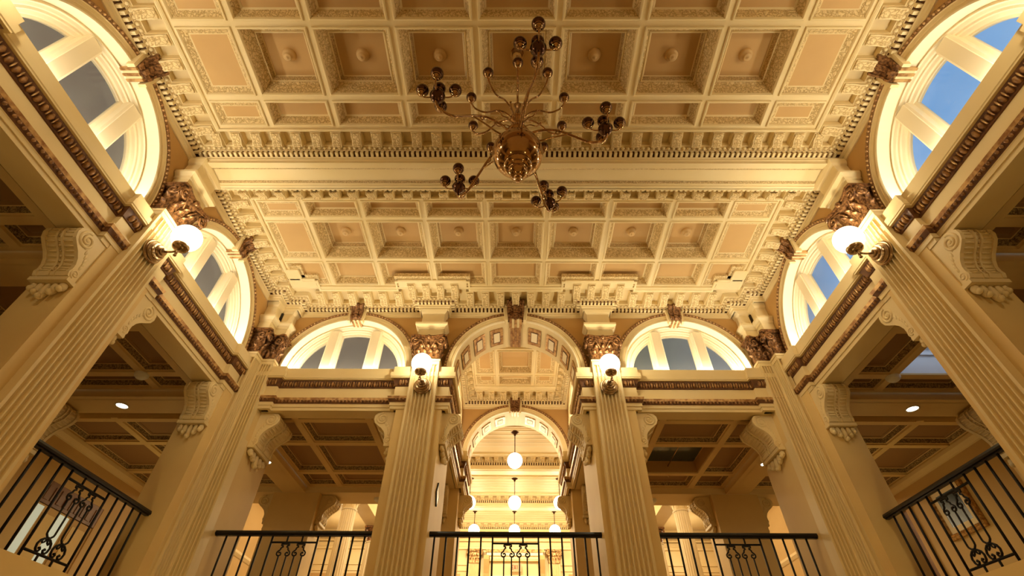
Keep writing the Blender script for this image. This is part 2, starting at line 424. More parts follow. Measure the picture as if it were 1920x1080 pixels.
# ------------------------------------------------------------------ vestibule between the two arches
VX = .186
m = MB()
for s_ in (-1, 1):
    T = (lambda u, n, z: (-VX + n, u, z)) if s_ < 0 else (lambda u, n, z: (VX - n, u, z))
    mm = MB(T); uc = 1.34; r = .15; seg = 28; k = 'wall_tan'
    pts = [(uc - r * cos(pi * i / seg), ARC_Z + r * sin(pi * i / seg)) for i in range(seg + 1)]
    mm.face([(1.147, 0, .66), (uc - r, 0, .66), (uc - r, 0, .90), (1.147, 0, .90)], k); mm.face([(uc + r, 0, .66), (1.533, 0, .66), (1.533, 0, .90), (uc + r, 0, .90)], k)
    for a, b in zip(pts[:-1], pts[1:]): mm.face([(a[0], 0, a[1]), (b[0], 0, b[1]), (b[0], 0, .90), (a[0], 0, .90)], k)
    prof = [(r + .02, 0), (r + .02, .006), (r + .012, .006), (r + .010, .003), (r, .003), (r, -.03), (r - .02, -.03)]
    mm.grid([[(uc - rr * cos(pi * i / seg), n, ARC_Z + rr * sin(pi * i / seg)) for rr, n in prof] for i in range(seg + 1)], ['gilt', 'carved_small', 'cream', 'cream', 'cream_light', 'cream_light'])
    mm.face([(uc - r, -.03, .66)] + [(p_[0], -.03, p_[1]) for p_ in pts] + [(uc + r, -.03, .66)], 'cream_light')
    mm.face([(1.147, 0, .572), (1.533, 0, .572), (1.533, 0, .66), (1.147, 0, .66)], 'cream')
    mm.face([(1.147, -.03, .572), (1.533, -.03, .572), (1.533, 0, .572), (1.147, 0, .572)], 'cream')
    mm.face([(1.03, -.031, .572), (1.6, -.031, .572), (1.6, -.031, .66), (1.03, -.031, .66)], 'plaster')
    structure(mm.build('wall_vestibule_' + ('left' if s_ < 0 else 'right')))
    lamp('cove_light', 'AREA', (s_ * (VX - .012), 1.34, .6895), 26, (1, .82, .55), size=.012, sizey=.28, rot=(0, s_ * R(180 - 10), 0))
m = MB(TV); arch_wall(m, -.30, .30, .66, .905, 0, R_REV)
for a, b in ((-1.2, -.17), (.17, 1.2)):
    m.face([(a, 0, .572), (b, 0, .572), (b, 0, .68), (a, 0, .68)], 'cream')
    m.face([(a, 0, .572), (b, 0, .572), (b, -.099, .572), (a, -.099, .572)], 'cream')
    m.face([(a, -.099, .572), (b, -.099, .572), (b, -.099, .90), (a, -.099, .90)], 'plaster')
structure(m.build('wall_arcade'))
# ------------------------------------------------------------------ piers
def pier(x0, x1, y0, y1, label, z1=.600, z0=-.2):
    m = MB(); m.box((x0, y0, z0), (x1, y1, z1), 'plaster'); c = ((x0 + x1) / 2, (y0 + y1) / 2, z0)
    o = m.build('pier', loc=c); o['label'] = label; o['category'] = 'pier'; o['kind'] = 'structure'; o['group'] = 'plain plastered piers'
    return o
for s_, nm in ((-1, 'left'), (1, 'right')):
    f = lambda a, b: (min(s_ * a, s_ * b), max(s_ * a, s_ * b))
    for yc, w_ in ((PN, 'carrying the nearer wall lamp'), (PREAR, 'beside the camera, mostly out of view')):
        x0, x1 = f(.655, .722); pier(x0, x1, yc - .054, yc + .054, 'plain tan pier of the %s wall %s' % (nm, w_))
    x0, x1 = f(.655, .722); pier(x0, x1, .936, 1.06, 'tan pier in the back %s corner, side wall half' % nm)
    x0, x1 = f(.610, .722); pier(x0, x1, 1.014, 1.147, 'tan pier in the back %s corner, back wall half' % nm)
    x0, x1 = f(.1748, .2827); pier(x0, x1, 1.014, 1.20, 'pale pier %s of the central arch opening' % nm)
    x0, x1 = f(.615, .760); pier(x0, x1, 1.535, 1.632, 'dark broad pier at the rear of the %s back gallery' % nm, z0=.18)
    x0, x1 = f(.1748, .290); pier(x0, x1, 1.50, 1.64, 'slim pier %s below the second arch' % nm, z0=.18)
    x0, x1 = f(1.10, 1.18); pier(x0, x1, .962, 1.04, 'shallow outer wall pier of the %s gallery' % nm, z0=.18)

# ------------------------------------------------------------------ fluted pilasters
def section(segs, fl):
    """segs: corner points (u,n); fl: flute count per segment -> dense outline"""
    out = []
    for i in range(len(segs) - 1):
        a = Vector(segs[i]); b = Vector(segs[i + 1]); out.append(tuple(a)); c = fl[i]
        if c:
            d = b - a; ln = d.length; d.normalize(); nr = Vector((d.y, -d.x)); mg = .0045 if c > 4 else .003
            pw = (ln - 2 * mg) / c
            for j in range(c):
                s0 = mg + j * pw + pw * .10; s1 = mg + (j + 1) * pw - pw * .10
                for t in range(6):
                    q = a + d * (s0 + (s1 - s0) * t / 5) + nr * (sin(pi * t / 5) * pw * .62); out.append(tuple(q))
    out.append(tuple(Vector(segs[-1])))
    return out
def shaft(mb, segs, fl, anchor, z0, z1, s0, s1):
    sec = section(segs, fl); rings = []
    for z in (z0, z0 + (z1 - z0) * .33, z1):
        t = (z - z0) / (z1 - z0); sc = s0 + (s1 - s0) * t
        rings.append([(anchor[0] + (u - anchor[0]) * sc, n if n < anchor[1] - .02 else anchor[1] + (n - anchor[1]) * 1, z) for u, n in sec])
    mb.grid(rings, 'cream')
def leaf(mb, c, du, h, w_, bulge, curl, k):
    """acanthus leaf: base point c (u,n,z), rises h, leans outward along du (unit in u,n)"""
    px, pn = -du[1], du[0]; rings = []
    for i in range(6):
        t = i / 5; z = c[2] + h * (t if t < .8 else .8 + (t - .8) * .25); out = bulge * t * t + (curl * (t - .6) * 2.5 if t > .6 else 0)
        ww = w_ * (.7 + .5 * sin(pi * min(1, t * 1.1))) * (1 - .55 * max(0, t - .6) * 2.5 * .6)
        if i % 2: ww *= .82
        rings.append([(c[0] + px * ww * s_ + du[0] * (out - abs(s_) * .0012 * 0 + (1 - abs(s_) * 2) * .0022), c[1] + pn * ww * s_ + du[1] * (out + (1 - abs(s_) * 2) * .0022), z) for s_ in (-.5, -.25, 0, .25, .5)])
    mb.grid(rings, k, sm=True)
def spiral(c, r, turns, ax, n=20, s0=0, dirn=1):
    """points of a spiral in the plane spanned by ax=(a,b) around c"""
    A, B = Vector(ax[0]), Vector(ax[1]); out = []
    for i in range(n + 1):
        t = i / n; rr = r * (1 - .85 * t); a = s0 + dirn * 2 * pi * turns * t
        out.append(tuple(Vector(c) + A * rr * cos(a) + B * rr * sin(a)))
    return out
def capital(T, parent, uc, hw=.033, n0=SH, z0=.703, depth=.03, k='bronze', lr=(1, 1)):
    m = MB(T); rings = []
    for z, w_, n in ((z0, hw, n0), (z0 + .035, hw, n0 + .001), (z0 + .052, hw + .001, n0 + .003), (z0 + .058, hw + .003, n0 + .006)):
        rings.append([(uc - w_, n0 - depth, z), (uc - w_, n, z), (uc + w_, n, z), (uc + w_, n0 - depth, z)])
    m.grid(rings, k)
    m.tube([(uc - hw, n0, z0 + .002), (uc + hw, n0, z0 + .002)], .003, k, 6)
    m.build('bell', parent, label='brown bronze capital')
    m = MB(T); nl = max(2, int(round(hw * 2 / .0165)))
    for row, (zz, h, b) in enumerate(((z0 + .003, .024, .003), (z0 + .017, .026, .004))):
        cnt = nl if row == 0 else nl - 1
        for i in range(cnt):
            u = uc + ((i + .5) / cnt - .5) * 2 * (hw if row == 0 else hw * .8)
            leaf(m, (u, n0 + .001, zz), (0, 1), h, .0125, b, .006, k)
    for s_ in (-1, 1):
        if (lr[0] if s_ < 0 else lr[1]):
            for row, (zz, h) in enumerate(((z0 + .003, .026), (z0 + .018, .030))):
                leaf(m, (uc + s_ * hw, n0 - .013, zz), (s_, 0), h, .0125, .003, .005, k)
            leaf(m, (uc + s_ * hw, n0, z0 + .018), (s_ * .7, .7), .028, .011, .005, .006, k)
    m.build('acanthus_leaves', parent)
    for s_ in (-1, 1):
        if (lr[0] if s_ < 0 else lr[1]):
            m = MB(T)
            for dn in (0, 1):
                ax = ((s_, 0, 0), (0, 0, 1)) if dn == 0 else ((0, 1, 0), (0, 0, 1))
                c = (uc + s_ * (hw + .0005), n0 + .016, z0 + .046) if dn == 0 else (uc + s_ * (hw + .012), n0 + .001, z0 + .046)
                m.tube(spiral(c, .0125, 1.6, ax, 18, pi * .5, -1), [.0036 - .0018 * i / 18 for i in range(19)], k, 6)
            m.tube([(uc + s_ * hw * .25, n0 + .004, z0 + .034), (uc + s_ * hw * .5, n0 + .009, z0 + .052), (uc + s_ * (hw + .003), n0 + .013, z0 + .0605)], .0022, k, 6)
            m.build('volute', parent)
    m = MB(T); a = hw + .011
    for z1, z2, ex in ((z0 + .0585, z0 + .0625, 0), (z0 + .0625, z0 + .067, .0025)):
        poly = [(-a - ex, -depth + n0), (-a - ex, n0 + .014 + ex)] + [(a * .8 * t, n0 + .017 + ex - .006 * (1 - abs(t) ** 2)) for t in (-1, -.5, 0, .5, 1)] + [(a + ex, n0 + .014 + ex), (a + ex, n0 - depth)]
        m.extrude(poly, lambda u, n, z: (uc + u, n, z), z1, z2, k)
    m.ell((uc, n0 + .016, z0 + .060), (.007, .005, .007), k, 8, 6)
    m.build('abacus', parent)
def impost(T, parent, uc, hw=.033, n0=SH, z0=.770, ztop=.872, depth=.031):
    m = MB(T); prof = [(0, .0), (0, .030), (.003, .031), (.004, .036), (.010, .042), (.010, .048), (-.003, .049), (-.003, (ztop - z0) - .016), (.001, ztop - z0 - .012), (.004, ztop - z0 - .004), (.004, ztop - z0)]
    m.grid([[(uc - hw - e, n0 - depth, z0 + z), (uc - hw - e, n0 + e, z0 + z), (uc + hw + e, n0 + e, z0 + z), (uc + hw + e, n0 - depth, z0 + z)] for e, z in prof], 'cream')
    m.build('impost_block', parent)
def pilaster(T, uc, label):
    e = empty('fluted_pilaster', T(uc, SH, -.2), label, 'pilaster', 'fluted pilasters of the hall')
    m = MB(T); h = .0385
    shaft(m, [(uc - h, SH - .03), (uc - h, SH), (uc + h, SH), (uc + h, SH - .03)], [0, 7, 0], (uc, SH), -.2, .688, 1.0, .865)
    m.build('shaft', e)
    m = MB(T); m.box((uc - .0335, SH - .03, .688), (uc + .0335, SH + .001, .697), 'cream'); m.box((uc - .0350, SH - .03, .697), (uc + .0350, SH + .003, .703), 'cream')
    m.build('necking', e)
    capital(T, e, uc); impost(T, e, uc)
    return e
pilaster(TL, PN, 'fluted cream pilaster on the left wall with a globe lamp and bronze capital')
pilaster(TR, PN, 'fluted cream pilaster on the right wall with a globe lamp and bronze capital')
pilaster(TL, PREAR, 'fluted pilaster on the left wall at the edge of the frame beside the camera')
pilaster(TR, PREAR, 'fluted pilaster on the right wall at the edge of the frame beside the camera')
pilaster(TB, -CX, 'fluted cream pilaster just left of the central arch, carrying a globe lamp')
pilaster(TB, CX, 'fluted cream pilaster just right of the central arch, carrying a globe lamp')
def corner_pilaster(s_):
    nm = 'left' if s_ < 0 else 'right'
    T = lambda a, b, z: (s_ * a, b, z)    # a = distance from the axis, b = depth
    e = empty('corner_pilaster', (s_ * .642, 1.0, -.2), 'folded fluted corner pilaster with paired bronze capitals where the %s wall meets the back wall' % nm, 'pilaster', 'fluted pilasters of the hall')
    m = MB(T); segs = [(.673, .960), (.642, .960), (.642, 1.0), (.604, 1.0), (.604, 1.029)]
    sec0 = section([(x, y) for x, y in segs], [2, 4, 4, 0]) if True else None
    # flutes must cut inwards: mirror the normal by reversing the travel when needed
    rings = []
    for z, sc in ((-.2, 1), (.1, .97), (.688, .78)):
        ring = []
        for x, y in sec0:
            xx = .642 + (x - .642) * (sc if abs(x - .642) > .0005 else 1); yy = 1.0 + (y - 1.0) * (sc if y < 1.0 else 1)
            ring.append((xx, yy, z))
        rings.append(ring)
    m.grid(rings, 'cream'); m.build('shaft', e)
    m = MB(T)
    for z1, z2, ex in ((.688, .697, .0), (.697, .703, .002)):
        poly = [(.642 - ex, .968 - ex), (.642 - ex, 1.0 - ex), (.611 - ex, 1.0 - ex), (.611 - ex, 1.029), (.673, 1.029), (.673, .968 - ex)]
        m.extrude(poly, lambda a, b, z: (a, b, z), z1, z2, 'cream')
    m.build('necking', e)
    Ts = lambda u, n, z: (s_ * (W - n), u, z)
    Tb = lambda u, n, z: (s_ * u, YB - n, z)
    capital(Ts, e, .985, hw=.017, lr=(1, 0)); capital(Tb, e, .6265, hw=.0155, n0=.030, lr=(1, 0))
    impost(Ts, e, .985, hw=.017); impost(Tb, e, .6265, hw=.0155, n0=.030)
corner_pilaster(-1); corner_pilaster(1)

# ------------------------------------------------------------------ scroll consoles
def scurve():
    pts = [(0, 0), (.030, 0), (.040, -.002), (.0465, -.009), (.0475, -.018), (.044, -.027), (.036, -.034), (.028, -.040), (.021, -.048), (.017, -.057), (.0165, -.065), (.018, -.071), (.0155, -.077), (.010, -.080), (.0, -.080)]
    return pts
def console(O, dp, dw, label, grp='scroll brackets under the entablature', sc=1.0, wd=.052):
    O = Vector(O); dp = Vector(dp); dw = Vector(dw)
    T = lambda p_, w_, z: tuple(O + dp * p_ * sc + dw * w_ * sc + Vector((0, 0, z * sc)))
    e = empty('scroll_bracket', O, label, 'bracket', grp)
    m = MB(T); base = scurve(); h = wd / 2
    m.extrude(base, lambda p_, z, t: (p_, t, z), -h, h, 'cream', sm=False)
    big = [(p_ * 1.05 + (.0008 if p_ > 0 else 0), z * 1.01) for p_, z in base]
    for a, b in ((-h - .0006, -h + .005), (h - .005, h + .0006), (-.0055, -.0025), (.0025, .0055)):
        m.extrude(big, lambda p_, z, t: (p_, t, z), a, b, 'cream')
    for i in range(12):                   # beads and reeds down the middle of the face
        t = (i + .5) / 12; j = 2 + t * 9; k0 = int(j); f_ = j - k0
        p_ = base[k0][0] * (1 - f_) + base[k0 + 1][0] * f_; z = base[k0][1] * (1 - f_) + base[k0 + 1][1] * f_
        m.ell((p_ + .0012, 0, z), (.0022, .0022, .0022), 'carved', 6, 4)
        for c in (-.5, .5): m.ell((p_ + .0002, c * (h + .0005), z), (.0026, h * .36, .0018), 'cream', 6, 4)
    m.build('body', e)
    for s_ in (-1, 1):
        m = MB(T)
        m.tube(spiral((.0305, s_ * h, -.0175), .0145, 1.9, ((1, 0, 0), (0, 0, 1)), 26, pi / 2, -1), [.0026] * 27, 'cream', 6)
        m.ell((.0305, s_ * h, -.0175), (.004, .003, .004), 'cream', 8, 5)
        m.tube(spiral((.0095, s_ * h, -.0695), .0075, 1.4, ((1, 0, 0), (0, 0, 1)), 16, -pi / 2, 1), .0017, 'cream', 6)
        for i in range(6):
            t = i / 5; m.ell((.010 + .014 * t * t, s_ * h, -.056 + .030 * t), (.0030, .0018, .0055), 'cream', 6, 4)
        m.build('volute', e)
    m = MB(T)
    m.box((0, -h - .003, -.086), (.016, h + .003, -.0795), 'cream')
    for i, (w_, ln) in enumerate(((-.80 * h, .014), (-.42 * h, .021), (0, .030), (.42 * h, .021), (.80 * h, .014))):
        m.ell((.006, w_, -.085 - ln * .5), (.0062, h * .20, ln * .55), 'cream', 8, 6)
        m.ell((.009, w_, -.085 - ln * .9), (.0058, h * .15, .0050), 'cream', 8, 5)
    m.build('acanthus_drop', e)
    return e
ZC = .5715
for s_, nm in ((-1, 'left'), (1, 'right')):
    x = s_ * .684
    console((x, PN - .054, ZC), (0, -1, 0), (-s_, 0, 0), 'large cream scroll bracket nearest the camera, beside the %s wall globe lamp' % nm)
    console((x, PN + .054, ZC), (0, 1, 0), (-s_, 0, 0), 'cream scroll bracket peeking out behind the %s wall pilaster with the globe lamp' % nm)
    console((x, .936, ZC), (0, -1, 0), (-s_, 0, 0), 'cream scroll bracket on the %s corner pier facing along the side gallery' % nm)
    console((s_ * .610, 1.078, ZC), (-s_, 0, 0), (0, 1, 0), 'cream scroll bracket on the %s corner pier under the back entablature' % nm, wd=.085)
    console((s_ * .2827, 1.070, ZC), (s_, 0, 0), (0, 1, 0), 'cream scroll bracket on the %s central pilaster pier facing the outer bay' % nm, wd=.085)
    console((s_ * .1748, 1.076, ZC), (-s_, 0, 0), (0, 1, 0), 'cream scroll bracket on the %s jamb of the central arch' % nm, sc=.9, wd=.095)
    console((s_ * .230, 1.50, ZC), (0, -1, 0), (-s_, 0, 0), 'shaded scroll bracket on the %s pier below the second arch, facing the hall' % nm)
    console((s_ * .1748, 1.57, ZC), (-s_, 0, 0), (0, 1, 0), 'pale scroll bracket on the %s pier below the second arch, facing the passage' % nm, sc=.8)
    console((s_ * .615, 1.583, ZC), (-s_, 0, 0), (0, 1, 0), 'shadowed scroll bracket on the inner side of the broad rear pier, %s gallery' % nm)
    console((s_ * .760, 1.583, ZC), (s_, 0, 0), (0, 1, 0), 'shadowed scroll bracket on the outer side of the broad rear pier, %s gallery' % nm)
    console((s_ * 1.10, 1.0, ZC), (-s_, 0, 0), (0, 1, 0), 'dim scroll bracket on the outer wall pier of the %s side gallery' % nm, sc=1.25)

# ------------------------------------------------------------------ cornices with dentils and modillions
COR = [(0, .866), (.003, .866), (.003, .8735), (.0055, .875), (.0055, .8795), (.0075, .8815), (.0075, .8895), (.0165, .8898), (.0175, .8905), (.0225, .8955), (.0240, .8975), (.0258, .8975), (.0258, .9110), (.0545, .9110), (.0552, .8982), (.0595, .8982), (.0600, .9020)]
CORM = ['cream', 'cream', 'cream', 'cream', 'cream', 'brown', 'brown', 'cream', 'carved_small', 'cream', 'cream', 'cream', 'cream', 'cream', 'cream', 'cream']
def modillion(mb, q, d, nrm):
    T = mb.T; q = Vector((q.x, q.y, 0)); D = Vector((d.x, d.y, 0)); Nn = Vector((nrm.x, nrm.y, 0))
    F = lambda n, z, t: tuple(q + Nn * n + D * t + Vector((0, 0, z)))
    prof = [(.0255, .9030), (.0255, .8885), (.029, .8862), (.0345, .8868), (.039, .8905), (.045, .8918), (.0495, .8905), (.0530, .8930), (.0530, .9030)]
    mb.extrude(prof, F, -.0092, .0092, 'cream')
    prof2 = [(n * 1.0 + (.0006 if n > .03 else 0), z - .0009 if z < .90 else z) for n, z in prof]
    mb.extrude([(n, z) for n, z in prof2], F, -.0070, .0070, 'carved')
    mb.extrude([(.0255, .9112), (.0548, .9112), (.0548, .8965), (.0255, .8965)], F, -.0106, .0106, 'cream')
def cornice(path, name, closed, label, kf=None):
    m = MB(); D0 = .0258; npt = len(path)
    sg = seg_normals(path, closed); kk = [kf(a, b, Vector((d.y, -d.x))) if kf else 1 for a, b, d, ln in sg]
    dd = lambda d, k: d if d <= D0 else D0 + (d - D0) * k
    rings = []
    for i in range(npt):
        p1 = (i - 1) % len(sg) if (closed or i > 0) else 0; p2 = i % len(sg) if (closed or i < npt - 1) else p1
        n1 = Vector((sg[p1][2].y, -sg[p1][2].x)); n2 = Vector((sg[p2][2].y, -sg[p2][2].x)); ring = []
        for d, z in COR:
            v = n1 * dd(d, kk[p1]) + (n2 * dd(d, kk[p2]) if abs(n1.dot(n2)) < .5 else Vector((0, 0)))
            ring.append((path[i][0] + v.x, path[i][1] + v.y, z))
        rings.append(ring)
    m.grid(rings, CORM, loop=closed)
    # dentils and egg moulding
    segs = seg_normals(path, closed); n = len(path)
    def trims(i, off):
        """shorten segment i at both ends for an offset off (mitre)"""
        a, b, d, ln = segs[i]; r = []
        for j, s_ in ((i - 1, 0), (i + 1, 1)):
            if not closed and (j < 0 or j >= len(segs)): r.append(0); continue
            o = segs[j % len(segs)]; cr = d.x * o[2].y - d.y * o[2].x
            turn = cr if s_ else -(o[2].x * d.y - o[2].y * d.x) * -1
            turn = (d.x * o[2].y - d.y * o[2].x) if s_ else (o[2].x * d.y - o[2].y * d.x)
            r.append(off if turn < -.5 else (-off if turn > .5 else 0))   # right turn (towards room) shortens
        return r
    for i, (a, b, d, ln) in enumerate(segs):
        nrm = Vector((d.y, -d.x)); t0, t1 = trims(i, .012); L_ = ln - t0 - t1
        c = max(0, int(round(L_ / .0105)))
        for j in range(c):
            q = a + d * (t0 + (j + .5) * L_ / c) + nrm * .0124
            hx, hy = (.0028, .0048) if abs(d.x) > .5 else (.0048, .0028)
            m.box((q.x - hx, q.y - hy, .8818), (q.x + hx, q.y + hy, .8896), 'cream')
        t0, t1 = trims(i, .02); L_ = ln - t0 - t1; c = max(0, int(round(L_ / .0105)))
        for j in range(c):
            q = a + d * (t0 + (j + .5) * L_ / c) + nrm * .0212
            m.ell((q.x, q.y, .8932), (.0038, .0038, .0036), 'cream', 6, 4)
    o = structure(m.build(name)); o['label'] = label
    first = None
    for i, (a, b, d, ln) in enumerate(segs):
        nrm = Vector((d.y, -d.x)); t0, t1 = trims(i, .040)
        L_ = ln - t0 - t1
        if ln < .06: continue
        c = max(1, int(round(L_ / .0404)))
        for j in range(c):
            q = a + d * (t0 + (j + .5) * L_ / c)
            if first is None:
                mm = MB(); modillion(mm, Vector((0, 0)), Vector((0, 1)), Vector((1, 0))); first = mm.build('modillion', o); ob = first
            else:
                ob = first.copy(); C.objects.link(ob); ob.parent = o
            q = q + nrm * (.0255 * (1 - kk[i])); ob.scale = (kk[i], 1, 1)
            ob.location = (q.x * S, q.y * S, 0); ob.rotation_euler = (0, 0, math.atan2(nrm.y, nrm.x))
    return o
YB1, YB2 = .537, .597                     # faces of the great cross beam
nearp = [(-W, .159), (-W, YB1), (W, YB1), (W, .159)]
cornice(nearp, 'trim_13', True, 'bracketed cornice around the nearer ceiling bay', lambda a, b, n: 1.28 if abs(n.x) > .5 else 1.0)
half = [(-W, .597), (-W, .958), (-.642, .958), (-.642, .998), (-.602, .998), (-.602, YB), (-CX - .038, YB), (-CX - .038, .998), (-CX + .038, .998), (-CX + .038, YB)]
farp = half + [(-x, y) for x, y in half][::-1]
cornice(farp, 'trim_14', True, 'bracketed cornice around the farther ceiling bay', lambda a, b, n: (1.68 if a.y > .95 else (1.28 if n.y < -.5 else .8)) if abs(n.y) > .5 else (1.28 if abs(a.x) > .5 else 1.1))
cornice([(-VX, 1.147), (-VX, 1.533), (VX, 1.533), (VX, 1.147)], 'trim_15', True, 'bracketed cornice of the small vestibule ceiling', lambda a, b, n: 1.4 if n.y < -.5 else .65)

# ------------------------------------------------------------------ beams
def beam(y0, y1, name, x=W, z0=.867):
    m = MB(); zi = z0 + .002
    yi0, yi1 = y0 + .012, y1 - .012
    ring = lambda i, z: [(-x + i * 2, y0 + i, z), (x - i * 2, y0 + i, z), (x - i * 2, y1 - i, z), (-x + i * 2, y1 - i, z)]
    m.grid([ring(0, .91), ring(0, z0), ring(.006, z0), ring(.007, z0 + .002), ring(.011, z0 + .002), ring(.0155, z0 + .006)], 'cream', closed=True)
    m.grid([ring(.011, z0 + .0022), ring(.016, z0 + .0055)], 'carved_small', closed=True)
    m.face(ring(.0155, z0 + .006), 'cream')
    o = structure(m.build(name)); o['label'] = 'panelled cross beam between the ceiling bays' if name == 'trim_16' else 'cross beam behind the camera'
    return o
beam(YB1, YB2, 'trim_16'); beam(.100, .159, 'trim_17')

# ------------------------------------------------------------------ coffered ceilings
H = .90
def rect(x0, x1, y0, y1, i, z): return [(x0 + i, y0 + i, z), (x1 - i, y0 + i, z), (x1 - i, y1 - i, z), (x0 + i, y1 - i, z)]
RIB = [(0, .0035), (.0048, .0035), (.0050, .0008), (.0062, 0), (.0078, 0), (.0092, .0022)]
DEEP = RIB + [(.0100, .0045), (.0165, .0270), (.0200, .0300), (.0215, .0285), (.0235, .0285), (.0262, .0400), (.0280, .0415)]
DEEPM = ['cream'] * 6 + ['carved', 'carved', 'cream', 'cream', 'carved_small', 'cream']
MID = RIB + [(.0100, .0045), (.0165, .0210), (.0195, .0235)]
MIDM = ['cream'] * 6 + ['carved', 'cream']
SHAL = RIB + [(.0100, .0045), (.0185, .0110), (.0205, .0120)]
SHALM = ['cream'] * 6 + ['carved', 'cream']
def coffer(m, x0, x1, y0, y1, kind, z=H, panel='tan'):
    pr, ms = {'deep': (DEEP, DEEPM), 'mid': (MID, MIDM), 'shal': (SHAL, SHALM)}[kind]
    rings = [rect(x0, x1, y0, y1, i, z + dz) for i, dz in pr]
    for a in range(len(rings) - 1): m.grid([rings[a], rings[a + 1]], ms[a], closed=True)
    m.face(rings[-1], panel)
def rosette(parent, x, y, z):
    m = MB(); m.lathe([(.0001, -.0165), (.0022, -.0160), (.0035, -.0130), (.0052, -.0140), (.0078, -.0120), (.0088, -.0065), (.0105, -.0068), (.0120, -.0030), (.0125, 0)], (x, y, z), 'rosette', 20)
    return m.build('rosette', parent)
PX, PX3, XF = .1455, .4965, .6035
xs = [-XF, -PX3, -2.5 * PX, -1.5 * PX, -.5 * PX, .5 * PX, 1.5 * PX, 2.5 * PX, PX3, XF]
def frame_plane(m, x0, x1, y0, y1, hx0, hx1, hy0, hy1, z=H):
    """flat margin from the cornice to the coffers"""
    a = [(x0, y0, z), (x1, y0, z), (x1, y1, z), (x0, y1, z)]; b = [(hx0, hy0, z), (hx1, hy0, z), (hx1, hy1, z), (hx0, hy1, z)]
    m.grid([a, b], 'cream', closed=True)
    m.grid([b, [(q[0], q[1], z + .006) for q in b]], 'cream', closed=True)
    m.grid([[(hx0 - .006, hy0 - .006, z), (hx1 + .006, hy0 - .006, z), (hx1 + .006, hy1 + .006, z), (hx0 - .006, hy1 + .006, z)],
            [(hx0 - .004, hy0 - .004, z - .003), (hx1 + .004, hy0 - .004, z - .003), (hx1 + .004, hy1 + .004, z - .003), (hx0 - .004, hy1 + .004, z - .003)],
            [(hx0, hy0, z), (hx1, hy0, z), (hx1, hy1, z), (hx0, hy1, z)]], 'cream', closed=True)
def main_ceiling(rows, fx, fy, bound, name, label):
    m = MB(); deep = []
    for (y0, y1, full) in rows:
        for i in range(9):
            k = 'deep' if full and 0 < i < 8 else ('mid' if 0 < i < 8 else 'shal')
            coffer(m, xs[i], xs[i + 1], y0, y1, k)
            if k == 'deep': deep.append(((xs[i] + xs[i + 1]) / 2, (y0 + y1) / 2))
    frame_plane(m, bound[0], bound[1], bound[2], bound[3], -XF, XF, fy[0], fy[1])
    o = structure(m.build(name)); o['label'] = label
    for x, y in deep: rosette(o, x, y, H + .0415)
    return o
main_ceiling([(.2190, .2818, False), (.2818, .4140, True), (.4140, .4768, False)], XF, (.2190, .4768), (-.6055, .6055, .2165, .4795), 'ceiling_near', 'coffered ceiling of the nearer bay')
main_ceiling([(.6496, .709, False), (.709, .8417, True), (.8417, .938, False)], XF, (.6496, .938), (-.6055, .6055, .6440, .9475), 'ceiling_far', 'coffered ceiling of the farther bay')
# the frame steps in around the pilasters: small blocks of flat ceiling with carved edge
m = MB()
def step(x0, x1, y0, y1):
    m.box((x0, y0, H - .0012), (x1, y1, H + .018), 'cream')
    m.box((x0 - .010, y0 - .010, H + .0045), (x1 + .010, y1, H + .016), 'carved')
for s_ in (-1, 1):
    f = lambda a, b: (min(s_ * a, s_ * b), max(s_ * a, s_ * b))
    x0, x1 = f(CX - .092, CX + .092); step(x0, x1, .912, .945)
    x0, x1 = f(.540, .610); step(x0, x1, .908, .945)
    x0, x1 = f(.575, .610); step(x0, x1, .874, .912)
structure(m.build('trim_18'))
# vestibule ceiling
m = MB()
vx = [-.138, -.0625, .0625, .138]; vy = [1.195, 1.2276, 1.366, 1.437]
for j in range(3):
    for i in range(3): coffer(m, vx[i], vx[i + 1], vy[j], vy[j + 1], 'mid' if (i == 1) else 'shal')
frame_plane(m, -.1395, .1395, 1.1935, 1.461, -.138, .138, vy[0], vy[-1]); structure(m.build('ceiling_vestibule'))
# rear bay behind the camera
m = MB(); m.face([(-W, -.42, .90), (W, -.42, .90), (W, .10, .90), (-W, .10, .90)], 'tan'); structure(m.build('ceiling_rear'))
m = MB(); m.face([(-1.2, -.42, -.2), (1.2, -.42, -.2), (1.2, -.42, .90), (-1.2, -.42, .90)], 'plaster'); structure(m.build('wall_front'))

